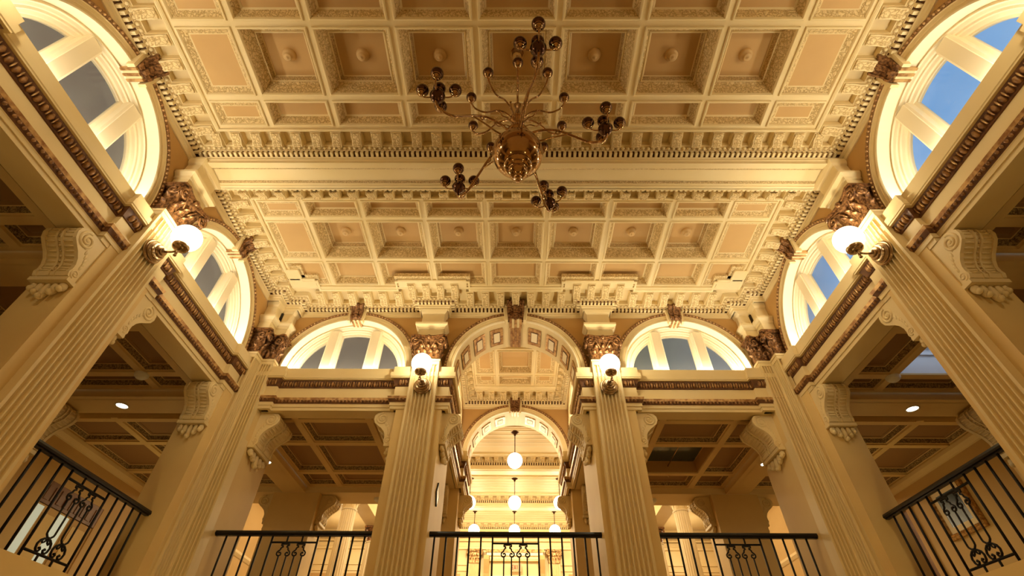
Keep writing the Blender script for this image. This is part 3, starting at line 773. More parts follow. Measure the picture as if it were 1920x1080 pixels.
# ------------------------------------------------------------------ galleries: low coffered ceilings
ZA = .589
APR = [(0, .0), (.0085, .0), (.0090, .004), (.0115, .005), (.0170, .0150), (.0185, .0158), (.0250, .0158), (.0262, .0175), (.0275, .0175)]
APM = ['plaster', 'plaster', 'plaster', 'aisle_carved', 'plaster', 'tan_unlit', 'tan_unlit', 'tan_unlit']
def acoffer(m, x0, x1, y0, y1, panel='tan_unlit'):
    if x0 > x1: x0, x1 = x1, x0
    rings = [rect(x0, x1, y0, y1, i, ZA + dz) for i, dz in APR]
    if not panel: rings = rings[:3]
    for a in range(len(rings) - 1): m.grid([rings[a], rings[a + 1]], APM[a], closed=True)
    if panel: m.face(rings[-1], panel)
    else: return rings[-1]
SKY = []
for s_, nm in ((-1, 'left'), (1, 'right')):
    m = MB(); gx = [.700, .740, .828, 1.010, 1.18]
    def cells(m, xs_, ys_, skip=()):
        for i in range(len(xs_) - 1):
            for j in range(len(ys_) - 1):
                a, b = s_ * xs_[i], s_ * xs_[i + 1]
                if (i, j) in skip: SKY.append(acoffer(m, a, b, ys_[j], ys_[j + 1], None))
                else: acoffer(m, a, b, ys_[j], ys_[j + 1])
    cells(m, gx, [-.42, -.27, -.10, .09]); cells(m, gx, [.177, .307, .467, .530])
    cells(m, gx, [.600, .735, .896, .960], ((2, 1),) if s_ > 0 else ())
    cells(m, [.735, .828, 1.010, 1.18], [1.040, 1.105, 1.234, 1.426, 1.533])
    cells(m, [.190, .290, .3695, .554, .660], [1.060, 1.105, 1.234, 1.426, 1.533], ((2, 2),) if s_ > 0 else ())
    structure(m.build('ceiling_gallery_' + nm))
    m = MB()                              # broad beams of the gallery
    def gb(x0, x1, y0, y1, z0=.572):
        a, b = sorted((s_ * x0, s_ * x1)); m.box((a, y0, z0), (b, y1, .60), 'plaster')
        ins = .014
        m.face([(a + ins, y0 + ins, z0 - .0006), (b - ins, y0 + ins, z0 - .0006), (b - ins, y1 - ins, z0 - .0006), (a + ins, y1 - ins, z0 - .0006)], 'plaster')
    gb(.70, 1.18, .962, 1.038); gb(.70, 1.18, .532, .598); gb(.70, 1.18, .09, .175); gb(.662, .733, 1.038, 1.533)
    structure(m.build('trim_%d' % (19 if s_ < 0 else 20)))
# roof light wells of the right gallery
r = SKY[0]; m = MB(); x0, x1, y0, y1 = r[0][0], r[1][0], r[0][1], r[2][1]
prev = None; prof = [(0, ZA + .004), (0, .640), (.004, .640), (.004, .646), (0, .648), (0, .656), (.008, .660), (.012, .668), (.012, .676), (0, .678), (0, .70), (.006, .702), (.006, .712), (0, .714), (0, .745)]
m.grid([rect(x0, x1, y0, y1, i, z) for i, z in prof], 'siding', closed=True); o = structure(m.build('window_7')); o['label'] = 'open rooflight well over the right gallery'
m = MB(); m.face(rect(x0, x1, y0, y1, 0, .745), 'glass'); m.build('pane', o)
lamp('rooflight_daylight', 'AREA', ((x0 + x1) / 2, (y0 + y1) / 2, .743), 8, (.62, .76, 1), size=x1 - x0, sizey=y1 - y0)
r = SKY[1]; x0, x1, y0, y1 = r[0][0], r[1][0], r[0][1], r[2][1]
m = MB(); m.grid([rect(x0, x1, y0, y1, i, z) for i, z in ((0, ZA + .004), (0, .625), (.004, .625))], 'wall_tan', closed=True); o = structure(m.build('window_8')); o['label'] = 'dark glazed rooflight over the back right gallery'
m = MB(); m.face(rect(x0, x1, y0, y1, .004, .625), 'dark_glass'); m.build('pane', o)
m = MB(); m.tube([((x0 + x1) / 2, y0, .612), ((x0 + x1) / 2, y1, .612)], .0016, 'lamp_metal', 6); m.tube([((x0 + x1) / 2, y1, .612), ((x0 + x1) / 2, y1 + .02, .585)], .0016, 'lamp_metal', 6); m.build('bar', o)

# outer walls and floors
for s_, nm in ((-1, 'left'), (1, 'right')):
    m = MB(); x = s_ * 1.18
    def q(y0, y1, z0, z1, k='gallery_wall', xx=None):
        X = x if xx is None else xx
        m.face([(X, y0, z0), (X, y1, z0), (X, y1, z1), (X, y0, z1)], k)
    if s_ < 0:
        q(-.42, 1.213, .18, .61); q(1.213, 1.437, .482, .61); q(1.437, 3.0, .18, .61); q(1.2, 3.0, .61, .95)
        for y in (1.213, 1.437): m.face([(x, y, .18), (-1.187, y, .18), (-1.187, y, .482), (x, y, .482)], 'plaster')
        m.face([(x, 1.213, .482), (x, 1.437, .482), (-1.187, 1.437, .482), (-1.187, 1.213, .482)], 'plaster')
        q(1.213, 1.437, .18, .482, 'plaster', -1.188)
    else:
        q(-.42, 3.0, .18, .61); q(1.2, 3.0, .61, .95)
    structure(m.build('wall_outer_' + nm))
    m = MB(); pr = [(0, ZA - .001), (.012, ZA - .001), (.012, ZA - .010), (.004, ZA - .020), (0, ZA - .022)]
    m.grid([[(x - s_ * n, y, z) for n, z in pr] for y in (1.04, 3.0)], 'cream'); m.grid([[(x - s_ * n, y, z) for n, z in pr] for y in (-.42, .962)], 'cream')
    structure(m.build('trim_%d' % (21 if s_ < 0 else 22)))
    m = MB()
    a, b = sorted((s_ * .678, s_ * 1.5)); m.box((a, -.42, .150), (b, 3.0, .181), 'floor_stone')
    m.box(*[tuple(v) for v in ((min(s_ * .672, s_ * .684), -.42, .155), (max(s_ * .672, s_ * .684), 1.03, .1815))], 'plaster')
    structure(m.build('floor_gallery_' + nm))
    m = MB(); m.face([(s_ * .69, -.42, -.2), (s_ * .69, 1.05, -.2), (s_ * .69, 1.05, .152), (s_ * .69, -.42, .152)], 'wall_tan'); structure(m.build('wall_lower_' + nm))
m = MB(); m.box((-.678, 1.030, .150), (.678, 3.0, .181), 'floor_stone'); m.box((-.678, 1.022, .155), (.678, 1.034, .1815), 'plaster'); structure(m.build('floor_gallery_back'))
m = MB(); m.face([(-.69, 1.04, -.2), (.69, 1.04, -.2), (.69, 1.04, .152), (-.69, 1.04, .152)], 'wall_tan'); structure(m.build('wall_lower_back'))
m = MB(); m.face([(-.75, -.42, -.2), (.75, -.42, -.2), (.75, 1.06, -.2), (-.75, 1.06, -.2)], 'floor_stone'); structure(m.build('floor'))

# ------------------------------------------------------------------ the bright hall beyond the arches
m = MB()
XS = [-.64, -.24, .24, .64]
for (y0, y1) in ((1.632, 2.050), (2.110, 2.498), (2.558, 2.905)):
    m.face([(-.66, y0, .9020), (.66, y0, .9020), (.66, y1 - .0585, .9020), (-.66, y1 - .0585, .9020)], 'cream')
    for yy in (y0 + .09, y1 - .085):
        m.box((-.64, yy, .8965), (.64, yy + .010, .903), 'cream'); m.box((-.64, yy + .018, .8985), (.64, yy + .022, .903), 'cream')
    m.face([(-.60, y0 + .115, .9015), (.60, y0 + .115, .9015), (.60, y1 - .095, .9015), (-.60, y1 - .095, .9015)], 'cream')
    for k_ in range(5): m.box((-.60, y0 + .13 + k_ * .034, .8995 + .0004 * k_), (.60, y0 + .136 + k_ * .034, .903), 'cream_light')
    for s_ in (-1, 1):
        m.face([(s_ * .72, y0, .88), (s_ * 1.18, y0, .88), (s_ * 1.18, y1, .88), (s_ * .72, y1, .88)], 'cream')
structure(m.build('ceiling_hall'))
tn = 23
for y in (2.050, 2.498):
    m = MB(); m.box((-1.18, y, .866), (1.18, y + .060, .91), 'cream'); m.box((-1.18, y + .012, .8645), (1.18, y + .048, .868), 'cream_light')
    structure(m.build('trim_%d' % tn)); tn += 1
for y in (2.050, 2.498, 2.905):
    cornice([(-.66, y), (.66, y)], 'trim_%d' % tn, False, 'bracketed cornice across the bright rear hall'); tn += 1
m = MB()
for s_ in (-1, 1):
    a, b = sorted((s_ * .655, s_ * .725)); m.box((a, 1.632, .772), (b, 2.905, .905), 'cream')
    m.box((a - .006, 1.632, .835), (b + .006, 2.905, .845), 'gilt'); m.box((a - .010, 1.632, .845), (b + .010, 2.905, .862), 'cream')
structure(m.build('trim_%d' % tn)); tn += 1
m = MB(); T = lambda u, n, z: (u, 2.905 - n, z)
m = MB(T); m.face([(-1.18, 0, .18), (1.18, 0, .18), (1.18, 0, .95), (-1.18, 0, .95)], 'cream')
m.face([(-1.18, .001, .18), (-.29, .001, .18), (-.29, .001, .66), (-1.18, .001, .66)], 'tan'); m.face([(.29, .001, .18), (1.18, .001, .18), (1.18, .001, .66), (.29, .001, .66)], 'tan')
for z, h, n in ((.775, .012, .02), (.790, .02, .012), (.815, .008, .022), (.70, .010, .008), (.672, .006, .006), (.835, .006, .014), (.85, .01, .02)):
    for a, b in ((-1.18, -.25), (.25, 1.18)) if z < .77 else ((-1.18, 1.18),): m.box((a, 0, z), (b, n, z + h), 'cream')
structure(m.build('wall_rear'))

def round_column(x, y, label, capk, z0=.181, zt=.772):
    e = empty('round_column', (x, y, z0), label, 'column', 'round columns of the rear hall')
    m = MB(); sec = []; nf = 20; r0 = .034
    for i in range(nf):
        for t in range(4):
            a = 2 * pi * (i + t / 4) / nf; sec.append((a, r0 - (.0022 if t in (1, 2) else 0) * 1.0))
    m.grid([[(x + r * sc * cos(a), y + r * sc * sin(a), z) for a, r in sec] for z, sc in ((z0, 1), (.35, .98), (zt - .072, .86))], 'cream_light', closed=True)
    m.lathe([(.030, 0), (.033, .002), (.033, .005), (.030, .007)], (x, y, zt - .072), 'cream_light', 24); m.build('shaft', e)
    m = MB(); m.lathe([(.029, 0), (.029, .025), (.033, .045), (.040, .055)], (x, y, zt - .066), capk, 20)
    for j, (zz, h) in enumerate(((zt - .064, .026), (zt - .048, .030))):
        for i in range(8):
            a = 2 * pi * (i + j * .5) / 8
            leaf(m, (x + .0285 * cos(a), y + .0285 * sin(a), zz), (cos(a), sin(a)), h, .017, .005, .010, capk)
    for i in range(4):
        a = pi / 4 + i * pi / 2; m.tube(spiral((x + .043 * cos(a), y + .043 * sin(a), zt - .018), .010, 1.5, ((cos(a), sin(a), 0), (0, 0, 1)), 14, pi / 2, -1), .0026, capk, 6)
    m.box((x - .040, y - .040, zt - .009), (x + .040, y + .040, zt), capk); m.build('capital', e)
round_column(-.690, 2.08, 'pale fluted round column seen between the left piers of the back gallery', 'cream')
round_column(.690, 2.08, 'pale fluted round column seen between the right piers of the back gallery', 'cream')
round_column(-.690, 2.53, 'fluted column with a brown capital farther back in the left of the rear hall', 'bronze')
round_column(.690, 2.53, 'fluted column with a brown capital farther back in the right of the rear hall', 'bronze')
Tw = lambda u, n, z: (u, 2.905 - n, z)
for s_, nm in ((-1, 'left'), (1, 'right')):
    e = empty('wall_pilaster', Tw(s_ * .216, 0, .181), 'slim fluted pilaster with carved gilt capital %s of the rear doorway' % nm, 'pilaster', 'pilasters beside the rear doorway')
    m = MB(Tw); c = s_ * .216; h = .032
    shaft(m, [(c - h, .0), (c - h, .02), (c + h, .02), (c + h, .0)], [0, 7, 0], (c, .02), .181, .706, 1, .95); m.build('shaft', e)
    capital(Tw, e, c, hw=.029, n0=.02, z0=.706, depth=.02, k='gilt')
# doorway with hood in the rear wall
e = structure(empty('door_1', Tw(0, 0, .181), 'rear doorway with a dentilled hood on scroll brackets', 'doorway'))
m = MB(Tw); m.box((-.155, 0, .752), (.160, .055, .766), 'gilt'); m.box((-.150, 0, .738), (.155, .045, .752), 'cream_light'); m.box((-.135, 0, .716), (.140, .030, .738), 'cream')
for i in range(30):
    a = -.130 + i * .00905; m.box((a, .03, .722), (a + .0045, .036, .732), 'cream_light')
m.build('hood', e)
for s_ in (-1, 1):
    m = MB(Tw); m.extrude([(0, .74), (.045, .74), (.046, .72), (.034, .70), (.022, .68), (.012, .66), (.008, .62), (0, .60)], lambda n, z, t: (s_ * .150 + t, n, z), -.014, .014, 'tan'); m.build('bracket', e)
m = MB(Tw); m.box((-.125, 0, .181), (-.105, .014, .650), 'cream_light'); m.box((.105, 0, .181), (.125, .014, .650), 'cream_light'); m.box((-.125, 0, .630), (.125, .016, .650), 'cream_light'); m.build('casing', e)
m = MB(Tw); m.box((-.105, 0, .181), (.105, .004, .630), 'wood'); m.build('leaf', e)
# exit sign
e = empty('exit_sign', Tw(.010, .03, .665), 'small square sign with red letters EXIT above the rear doorway', 'sign')
m = MB(Tw); m.box((-.018, .03, .664), (.038, .036, .704), 'sign_face'); m.box((-.018, .03, .662), (.038, .037, .664), 'tan'); m.build('panel', e)
m = MB(Tw)
def bars(u0, z0, w_, h, strokes):
    for a, b, c, d in strokes: m.tube([(u0 + a * w_, .0370, z0 + b * h), (u0 + c * w_, .0370, z0 + d * h)], .0014, 'red_letter', 5)
GL = {'E': ((0, 0, 0, 1), (0, 1, 1, 1), (0, .5, .8, .5), (0, 0, 1, 0)), 'X': ((0, 0, 1, 1), (0, 1, 1, 0)), 'I': ((.5, 0, .5, 1),), 'T': ((.5, 0, .5, 1), (0, 1, 1, 1))}
for i, ch in enumerate('EXIT'): bars(-.0125 + i * .0120, .6755, .0080, .018, GL[ch])
m.build('lettering', e)

# ------------------------------------------------------------------ lamps
def globe_sconce(T, uc, label, n0=SH, zb=.624, power=58):
    e = empty('globe_sconce', T(uc, n0, zb), label, 'wall lamp', 'globe wall lamps on the pilasters')
    m = MB(T); prof = [(.0205, 0), (.0218, .0015), (.0218, .0035), (.0200, .0050), (.0182, .0052), (.0186, .0068), (.0180, .0090), (.0158, .0104), (.0150, .0104), (.0154, .0120), (.0146, .0138), (.0122, .0148), (.0116, .0148), (.0118, .0164), (.0104, .0178), (.0076, .0184), (.0070, .0184), (.0070, .0225), (.0001, .0235)]
    m.lathe([(r_, n_) for r_, n_ in prof], (uc, n0, zb), 'lamp_metal', 44, axis='y', sm=False); m.build('backplate', e)
    m = MB(T); gn = n0 + .0450; gz = zb + .036
    m.tube([(uc, n0 + .02, zb), (uc, n0 + .032, zb - .001), (uc, gn, zb + .001)], .0020, 'lamp_metal', 8)
    m.tube([(uc, gn, zb - .009), (uc, gn, zb + .015)], .0022, 'lamp_metal', 8); m.ball((uc, gn, zb - .009), .003, 'lamp_metal', 10)
    m.build('arm', e)
    m = MB(T); m.lathe([(.0001, .006), (.006, .006), (.0125, .0085), (.0142, .013), (.0140, .0155), (.0120, .017)], (uc, gn, zb), 'lamp_metal', 24); m.build('gallery_cup', e)
    m = MB(T); m.ball((uc, gn, gz), .0245, 'globe', 28, n=16); m.build('globe', e, label='glowing white glass globe')
    x, y, z = T(uc, gn + .0, gz)
    lamp('sconce_light', 'POINT', T(uc, gn, gz + .0265), power * .5, (1, .87, .59), size=.006); lamp('sconce_light', 'POINT', T(uc, gn + .0265, gz), power * .5, (1, .87, .59), size=.006)
globe_sconce(TL, PN, 'glowing globe lamp on a stepped round plate, fixed to the left wall pilaster')
globe_sconce(TR, PN, 'glowing globe lamp on a stepped round plate, fixed to the right wall pilaster')
globe_sconce(TB, -CX, 'globe lamp on the back pilaster left of the central arch', power=74)
globe_sconce(TB, CX, 'globe lamp on the back pilaster right of the central arch', power=74)
globe_sconce(TL, PREAR, 'unseen globe lamp added for fill on the left wall pilaster beside the camera, outside the frame')  # unseen pair added as fill, repeating the lamps of the next pilasters
globe_sconce(TR, PREAR, 'unseen globe lamp added for fill on the right wall pilaster beside the camera, outside the frame')

def pendant(x, y, z, label, zt=.9015, power=95):
    e = empty('pendant_lamp', (x, y, zt), label, 'pendant lamp', 'globe pendant lamps of the rear hall')
    m = MB(); m.lathe([(.0001, -.016), (.004, -.015), (.006, -.008), (.013, -.005), (.016, 0)], (x, y, zt), 'dark_bronze', 20); m.build('canopy', e)
    m = MB(); m.tube([(x, y, zt - .01), (x, y, z + .02)], .0016, 'dark_bronze', 8); m.lathe([(.0001, .028), (.008, .026), (.012, .020), (.013, .018)], (x, y, z), 'dark_bronze', 18); m.build('rod', e)
    m = MB(); m.ball((x, y, z), .0290, 'globe', 24, n=14); m.build('globe', e)
    lamp('pendant_light', 'POINT', (x, y, z - .036), power, (1, .82, .52), size=.01)
pendant(0, 1.775, .7845, 'globe pendant seen through the second arch, nearest and highest in the photo')
pendant(0, 2.23, .791, 'central globe pendant in the second row of the rear hall')
pendant(-.205, 2.23, .791, 'globe pendant half hidden by the pier left of the second arch')
pendant(.205, 2.23, .791, 'globe pendant half hidden by the pier right of the second arch')
pendant(0, 2.66, .803, 'central globe pendant just behind the balcony handrail')
pendant(-.210, 2.66, .803, 'globe pendant behind the handrail, left of its central neighbour')
pendant(.210, 2.66, .803, 'globe pendant behind the handrail, right of its central neighbour')
for x in (-.9, .9, -.45, .45):
    for y in (1.8, 2.3, 2.7): lamp('rear_hall_light', 'POINT', (x, y, .74), 52, (1, .82, .52), size=.02)

def downlight(x, y, label, z=.5712, power=16):
    e = empty('recessed_downlight', (x, y, z), label, 'ceiling light', 'small recessed ceiling lights')
    m = MB(); m.lathe([(.0145, .001), (.0150, -.0015), (.0125, -.002), (.0115, .0)], (x, y, z), 'white', 24); m.build('rim', e)
    m = MB(); m.lathe([(.0001, -.0012), (.0118, -.0010)], (x, y, z), 'downlight', 24); m.build('lens', e)
    lamp('downlight_light', 'SPOT', (x, y, z - .006), power, (1, .84, .56), size=.01, spot=150)
downlight(-.9234, 1.0, 'lit recessed light in the gallery beam far left')
downlight(.9234, 1.0, 'lit recessed light in the gallery beam far right')
downlight(-.698, 1.305, 'lit recessed light beside the left corner pier bracket')
downlight(.698, 1.305, 'lit recessed light beside the right corner pier bracket')
def smoke(x, y, label, z=ZA, k='white'):
    e = empty('smoke_detector', (x, y, z), label, 'smoke detector', 'smoke detectors on the gallery ceilings')
    m = MB(); m.lathe([(.0145, 0), (.0145, -.004), (.012, -.0075)], (x, y, z), k, 20); m.build('base', e)
    m = MB(); m.lathe([(.012, -.0075), (.009, -.010), (.0001, -.0105)], (x, y, z), k, 20); m.build('cap', e)
smoke(-.828, .896, 'round cream detector where two ribs cross in the left gallery')
smoke(.828, .896, 'round cream detector where two ribs cross in the right gallery')
smoke(-.44, 1.583, 'round detector under the rear beam of the back left gallery', z=.572)
smoke(.44, 1.583, 'round detector under the rear beam of the back right gallery', z=.572)

# ------------------------------------------------------------------ balcony railings
ZS, ZH = .1815, .3065
def railing(P0, P1, label, nb=5, mid=None, width=.0925):
    """P0 -> P1 in plan"""
    a = Vector((*P0, 0)); b = Vector((*P1, 0)); d = (b - a); ln = d.length; d.normalize(); nr = Vector((-d.y, d.x, 0))
    T = lambda u, n, z: tuple(a + d * u + nr * n + Vector((0, 0, z)))
    e = empty('balcony_railing', (a + b) / 2 + Vector((0, 0, ZS)), label, 'railing', 'black iron balcony railings')
    m = MB(T); hp = [(-.0062, 0), (-.0066, .003), (-.005, .0066), (0, .0078), (.005, .0066), (.0066, .003), (.0062, 0), (.0035, -.0006), (.0035, -.0024), (-.0035, -.0024), (-.0035, -.0006)]
    m.extrude(hp, lambda n, z, t: (t, n, ZH + z), 0, ln, 'rail_paint'); m.build('handrail', e)
    c = ln / 2 if mid is None else mid; l0, r0 = c - width / 2, c + width / 2
    sp = .0236; us = []
    k = 0
    while l0 - k * sp > .010: us.append(l0 - k * sp); k += 1
    k = 0
    while r0 + k * sp < ln - .010: us.append(r0 + k * sp); k += 1
    for u in us:
        m = MB(T); m.tube([(u, 0, ZS), (u, 0, ZH)], .0020, 'iron', 6); m.build('baluster', e)
    m = MB(T)                             # scrolled centre panel
    z1, z0 = .2925, .1945; t = .0018
    for za, zb in ((z1, ZH), (z0, ZS)):
        m = MB(T); m.tube([(l0, 0, za), (r0, 0, za)], t, 'iron', 6)
        for s_ in (-1, 1): m.tube([(c + s_ * .0150, 0, za), (c + s_ * .0150, 0, zb)], t, 'iron', 6)
        m.build('panel_bar', e)
    for s_ in (-1, 1):
        pc = c + s_ * .0155; m = MB(T)
        m.tube([(pc - .008, 0, z1 - .0025), (pc + .008, 0, z1 - .0025)], .0018, 'iron', 6)
        for q in (-1, 1):
            f = lambda u, z: (pc + q * u, 0, z)
            m.tube([f(.0078, .2900), f(.0076, .2870), f(.0035, .2862), (pc + q * .0032, 0, .2845), f(.0062, .2832), f(.0074, .2812), f(.0076, .2790)], .0015, 'iron', 6)
            m.tube([f(.0076, .2790)] + [f(.0076 + x_, z_) for x_, z_ in ((.0030, .2768), (.0052, .2740), (.0050, .2708), (.0028, .2686), (.0, .2682), (-.0026, .2696), (-.0032, .2720), (-.0018, .2742), (.0006, .2742), (.0014, .2726))], .0015, 'iron', 6)
            m.tube([f(.0076, .2684), f(.0076, .2230), f(.0070, .2200), f(.0030, .2165), f(.0, .2150)], .0015, 'iron', 6)
            m.tube([f(0, .2145), f(.0055, .2140), f(.0105, .2105), f(.0128, .2055), f(.0115, .2000), f(.0085, .1968), f(.0045, .1975), f(.0030, .2003), f(.0048, .2022), f(.0066, .2010)], .0017, 'iron', 6)
            m.tube([f(.0005, .2140), f(.0030, .2100), f(.0060, .2082), f(.0078, .2100), f(.0068, .2120)], .0014, 'iron', 6)
        m.ball((pc, 0, .2150), .0026, 'iron', 8); m.build('scroll_ornament', e)
    return e
RX = .6875
railing((-RX, PN + .054), (-RX, .936), 'black balcony railing of the left side gallery')
railing((RX, PN + .054), (RX, .936), 'black balcony railing of the right side gallery')
railing((-.610, 1.05), (-.2827, 1.05), 'black balcony railing of the back gallery, left bay')
railing((.2827, 1.05), (.610, 1.05), 'black balcony railing of the back gallery, right bay')
railing((-.1748, 1.05), (.1748, 1.05), 'black balcony railing under the central arch')
for s_ in (-1, 1): railing((s_ * RX, PREAR + .054), (s_ * RX, PN - .054), 'black balcony railing of the %s gallery beside the camera, below the frame' % ('left' if s_ < 0 else 'right'))

# ------------------------------------------------------------------ chandelier
CHX, CHY = .0006, .345
e = empty('chandelier', (CHX, CHY, H + .0415), 'large brass chandelier with mirror ball and many small dark cups hanging from the nearer ceiling', 'chandelier')
m = MB(); m.lathe([(.0001, -.001), (.0030, .000), (.0042, .003), (.0040, .006), (.0020, .008), (.0060, .0105), (.0115, .015), (.0130, .0205), (.0120, .0225), (.0085, .0245), (.0140, .0275), (.0190, .031), (.0192, .0345), (.012, .039)], (CHX, CHY, .518), 'brass', 28); m.build('finial', e)
m = MB(); m.ball((CHX, CHY, .583), .0345, 'brass', 48, n=28); m.build('mirror_ball', e)
m = MB(); m.lathe([(.012, .612), (.016, .617), (.014, .621), (.007, .624), (.006, .632), (.013, .637), (.015, .643), (.012, .649), (.006, .653), (.005, .668), (.010, .672), (.012, .680), (.009, .688), (.004, .692), (.0035, .720), (.006, .726), (.003, .732), (.0018, .74), (.0018, H + .03), (.010, H + .034), (.012, H + .0415)], (CHX, CHY, 0), 'brass', 24)
m.build('stem', e)
def P(ang, r, z): return (CHX + r * cos(ang), CHY + r * sin(ang), z)
def smooth(pts, n=5):
    P_ = [Vector(p_) for p_ in pts]; out = []
    for i in range(len(P_) - 1):
        a, b, c, d = P_[max(i - 1, 0)], P_[i], P_[i + 1], P_[min(i + 2, len(P_) - 1)]
        for j in range(n):
            t = j / n; out.append(tuple(.5 * ((2 * b) + (c - a) * t + (2 * a - 5 * b + 4 * c - d) * t * t + (-a + 3 * b - 3 * c + d) * t ** 3)))
    out.append(tuple(P_[-1])); return out
def cup(parent, q, r=.0088):
    m = MB(); x, y, z = q
    m.lathe([(.0001, -.0035), (.0025, -.0030), (.0035, -.0010), (.0048, -.0004), (.0050, .0006), (.0030, .0012)], (x, y, z), 'brass', 14)
    m.lathe([(.0028, .0008)] + [(r * sin(a), .0008 + r - r * cos(a)) for a in [pi * (.16 + .84 * i / 9) for i in range(10)]], (x, y, z), 'dark_bronze', 18)
    m.lathe([(r * .62, .0014), (r * .72, .0022), (r * .60, .0030)], (x, y, z), 'brass', 16)
    m.build('lamp_cup', parent)
for k in range(5):
    an = R(-78.5 + 72 * k); m = MB()
    m.tube(smooth([P(an, .008, .628), P(an, .030, .640), P(an, .055, .636), P(an, .078, .615), P(an, .100, .594), P(an, .118, .597), P(an, .1235, .609), P(an, .1236, .616)]), .0019, 'brass', 8)
    m.tube(smooth([P(an, .010, .620), P(an, .030, .612), P(an, .052, .618), P(an, .072, .622)]), .0014, 'brass', 6)
    m.tube(spiral(P(an, .058, .628), .006, 1.2, ((cos(an), sin(an), 0), (0, 0, 1)), 12, 0, 1), .0011, 'brass', 5)
    m.lathe([(.0001, -.004), (.004, -.003), (.0085, .003), (.0105, .009), (.0085, .014), (.004, .016), (.003, .02)], P(an, .1236, .6165), 'dark_bronze', 20)
    arm = m.build('main_arm', e)
    cx, cy, _ = P(an, .1236, 0)
    q0 = (cx, cy, .6385); cup(arm, q0)
    for j in range(4):
        b = R(45 + 90 * j) if k not in (2,) else R(20 + 90 * j)
        b = an + R(90 * j) if False else b - R(45)
        m = MB(); f = lambda r_, z: (cx + r_ * cos(b), cy + r_ * sin(b), z)
        m.tube(smooth([f(.003, .629), f(.010, .622), f(.018, .623), f(.0225, .630)], 4), .0011, 'brass', 6); m.build('branch', arm)
        cup(arm, f(.0225, .6335))
for k in range(10):
    an = R(270 + 36 * k); m = MB()
    m.tube(smooth([P(an, .006, .676), P(an, .020, .690), P(an, .034, .688), P(an, .050, .672), P(an, .065, .674), P(an, .0725, .688), P(an, .0733, .694)]), .0014, 'brass', 7)
    arm = m.build('small_arm', e); cup(arm, P(an, .0733, .6965), .0078)
    m = MB(); a2 = an + R(18)
    m.tube(smooth([P(a2, .006, .655), P(a2, .018, .664), P(a2, .028, .660), P(a2, .034, .668)], 4), .0010, 'brass', 6); m.ball(P(a2, .034, .669), .0018, 'brass', 8)
    m.build('ornament_sprig', e)

# ------------------------------------------------------------------ picture, plaque, far left doorway
e = empty('framed_picture', (1.178, 1.33, .40), 'gilt framed picture with wide mount on the right gallery wall', 'picture')
m = MB(lambda u, n, z: (1.18 - n, u, z)); y0, y1, z0, z1 = 1.268, 1.400, .400, .532
rr = lambda i, n: [(y0 + i, n, z0 + i), (y1 - i, n, z0 + i), (y1 - i, n, z1 - i), (y0 + i, n, z1 - i)]
m.grid([rr(0, 0), rr(0, .010), rr(.005, .013), (rr(.009, .009)), rr(.011, .011), rr(.014, .006)], 'gilt_frame', closed=True); m.build('frame', e)
m = MB(lambda u, n, z: (1.18 - n, u, z)); m.grid([rr(.014, .006), rr(.027, .0058)], 'mat_paper', closed=True); m.build('mount', e)
m = MB(lambda u, n, z: (1.18 - n, u, z)); m.face(rr(.027, .0056), 'picture_blue'); m.build('print', e)
e = empty('diamond_plaque', (-.1748, 1.082, .40), 'small white diamond plaque with dark edge on the pale pier left of the central arch', 'plaque')
f = lambda n, k: [(-.1748 + n, 1.082 + k * .020, .400), (-.1748 + n, 1.082, .400 + k * .026), (-.1748 + n, 1.082 - k * .020, .400), (-.1748 + n, 1.082, .400 - k * .026)]
m = MB(); m.grid([f(0, 1), f(.003, 1), f(.003, .86)], 'iron', closed=True); m.build('rim', e)
m = MB(); m.face(f(.0028, .88), 'plate'); m.build('face', e)
e = structure(empty('door_2', (-1.187, 1.325, .181), 'panelled double door with frosted lit glass strips in the left gallery wall', 'door'))
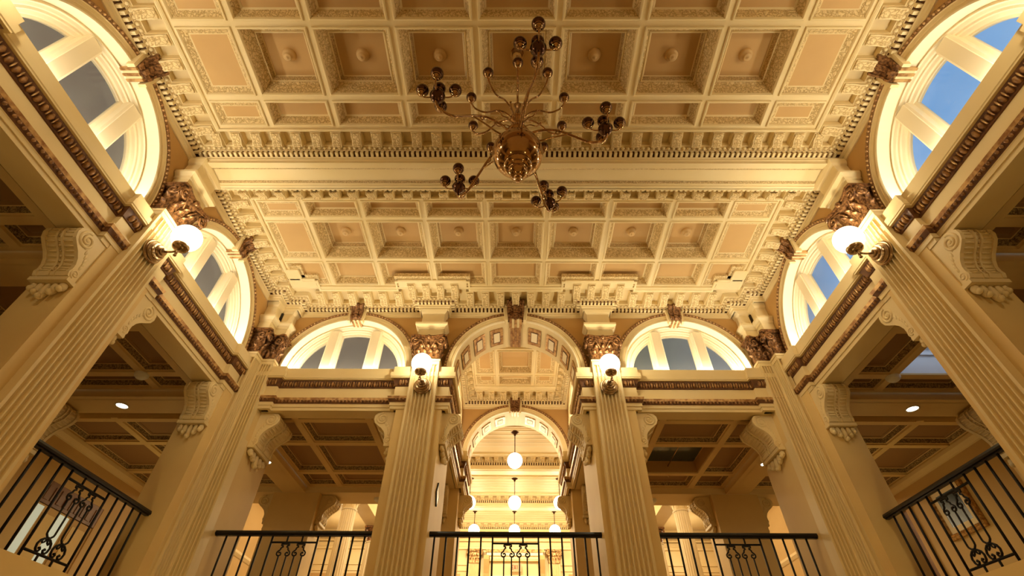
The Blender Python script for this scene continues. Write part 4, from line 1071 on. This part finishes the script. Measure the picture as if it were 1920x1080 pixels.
m = MB(); m.box((-1.187, 1.213, .432), (-1.181, 1.437, .482), 'wood')
for k in range(9): m.box((-1.181, 1.222 + k * .023, .440), (-1.179, 1.238 + k * .023, .472), 'wood')
m.build('transom', e)
for y0, y1 in ((1.218, 1.322), (1.326, 1.430)):
    m = MB(); g = (y0 + .002, y0 + .026) if y0 < 1.3 else (y0 - .022, y0 + .012)
    m.box((-1.1865, y0, .181), (-1.1830, y1, .430), 'tan'); m.box((-1.1835, y0 + .034, .30), (-1.1815, y1 - .012, .415), 'plaster'); m.box((-1.1835, y0 + .034, .195), (-1.1815, y1 - .012, .285), 'plaster')
    lf = m.build('leaf', e)
for y0, y1 in ((1.220, 1.244), (1.300, 1.336)):
    m = MB(); m.box((-1.1834, y0, .190), (-1.1808, y1, .426), 'frost'); m.build('pane', e)
m = MB()
for y in (1.2135, 1.430): m.box((-1.187, y, .181), (-1.180, y + .007, .482), 'tan')
m.box((-1.187, 1.345, .181), (-1.180, 1.351, .430), 'tan'); m.build('frame', e)
e = structure(empty('door_3', (1.178, 1.53, .181), 'plain door with a dark edge in the right gallery wall', 'door'))
m = MB(); m.box((1.172, 1.485, .181), (1.1795, 1.500, .515), 'tan'); m.box((1.176, 1.500, .181), (1.1795, 1.522, .515), 'wood'); m.box((1.172, 1.522, .181), (1.1795, 1.534, .515), 'tan'); m.box((1.170, 1.480, .515), (1.1795, 1.60, .530), 'tan'); m.build('casing', e)
e = empty('round_fitting', (1.1795, 1.118, .524), 'small round red fitting high on the right gallery wall beside the near pilaster', 'fixture')  # round wall fitting of unknown use
m = MB(); m.lathe([(.0001, -.008), (.006, -.007), (.008, -.004), (.011, -.003), (.012, 0)], (1.1795, 1.118, .524), 'red_letter', 20, axis='x'); m.build('dome', e)

# bare point lights filling the side galleries, placed low without fittings
for s_ in (-1, 1):
    lamp('gallery_fill_light', 'POINT', (s_ * .95, .32, .46), 6, size=.02)
    lamp('gallery_fill_light', 'POINT', (s_ * .98, 1.30, .36), 17, size=.02)
for o in bpy.data.objects:
    if '_o' in o: del o['_o']
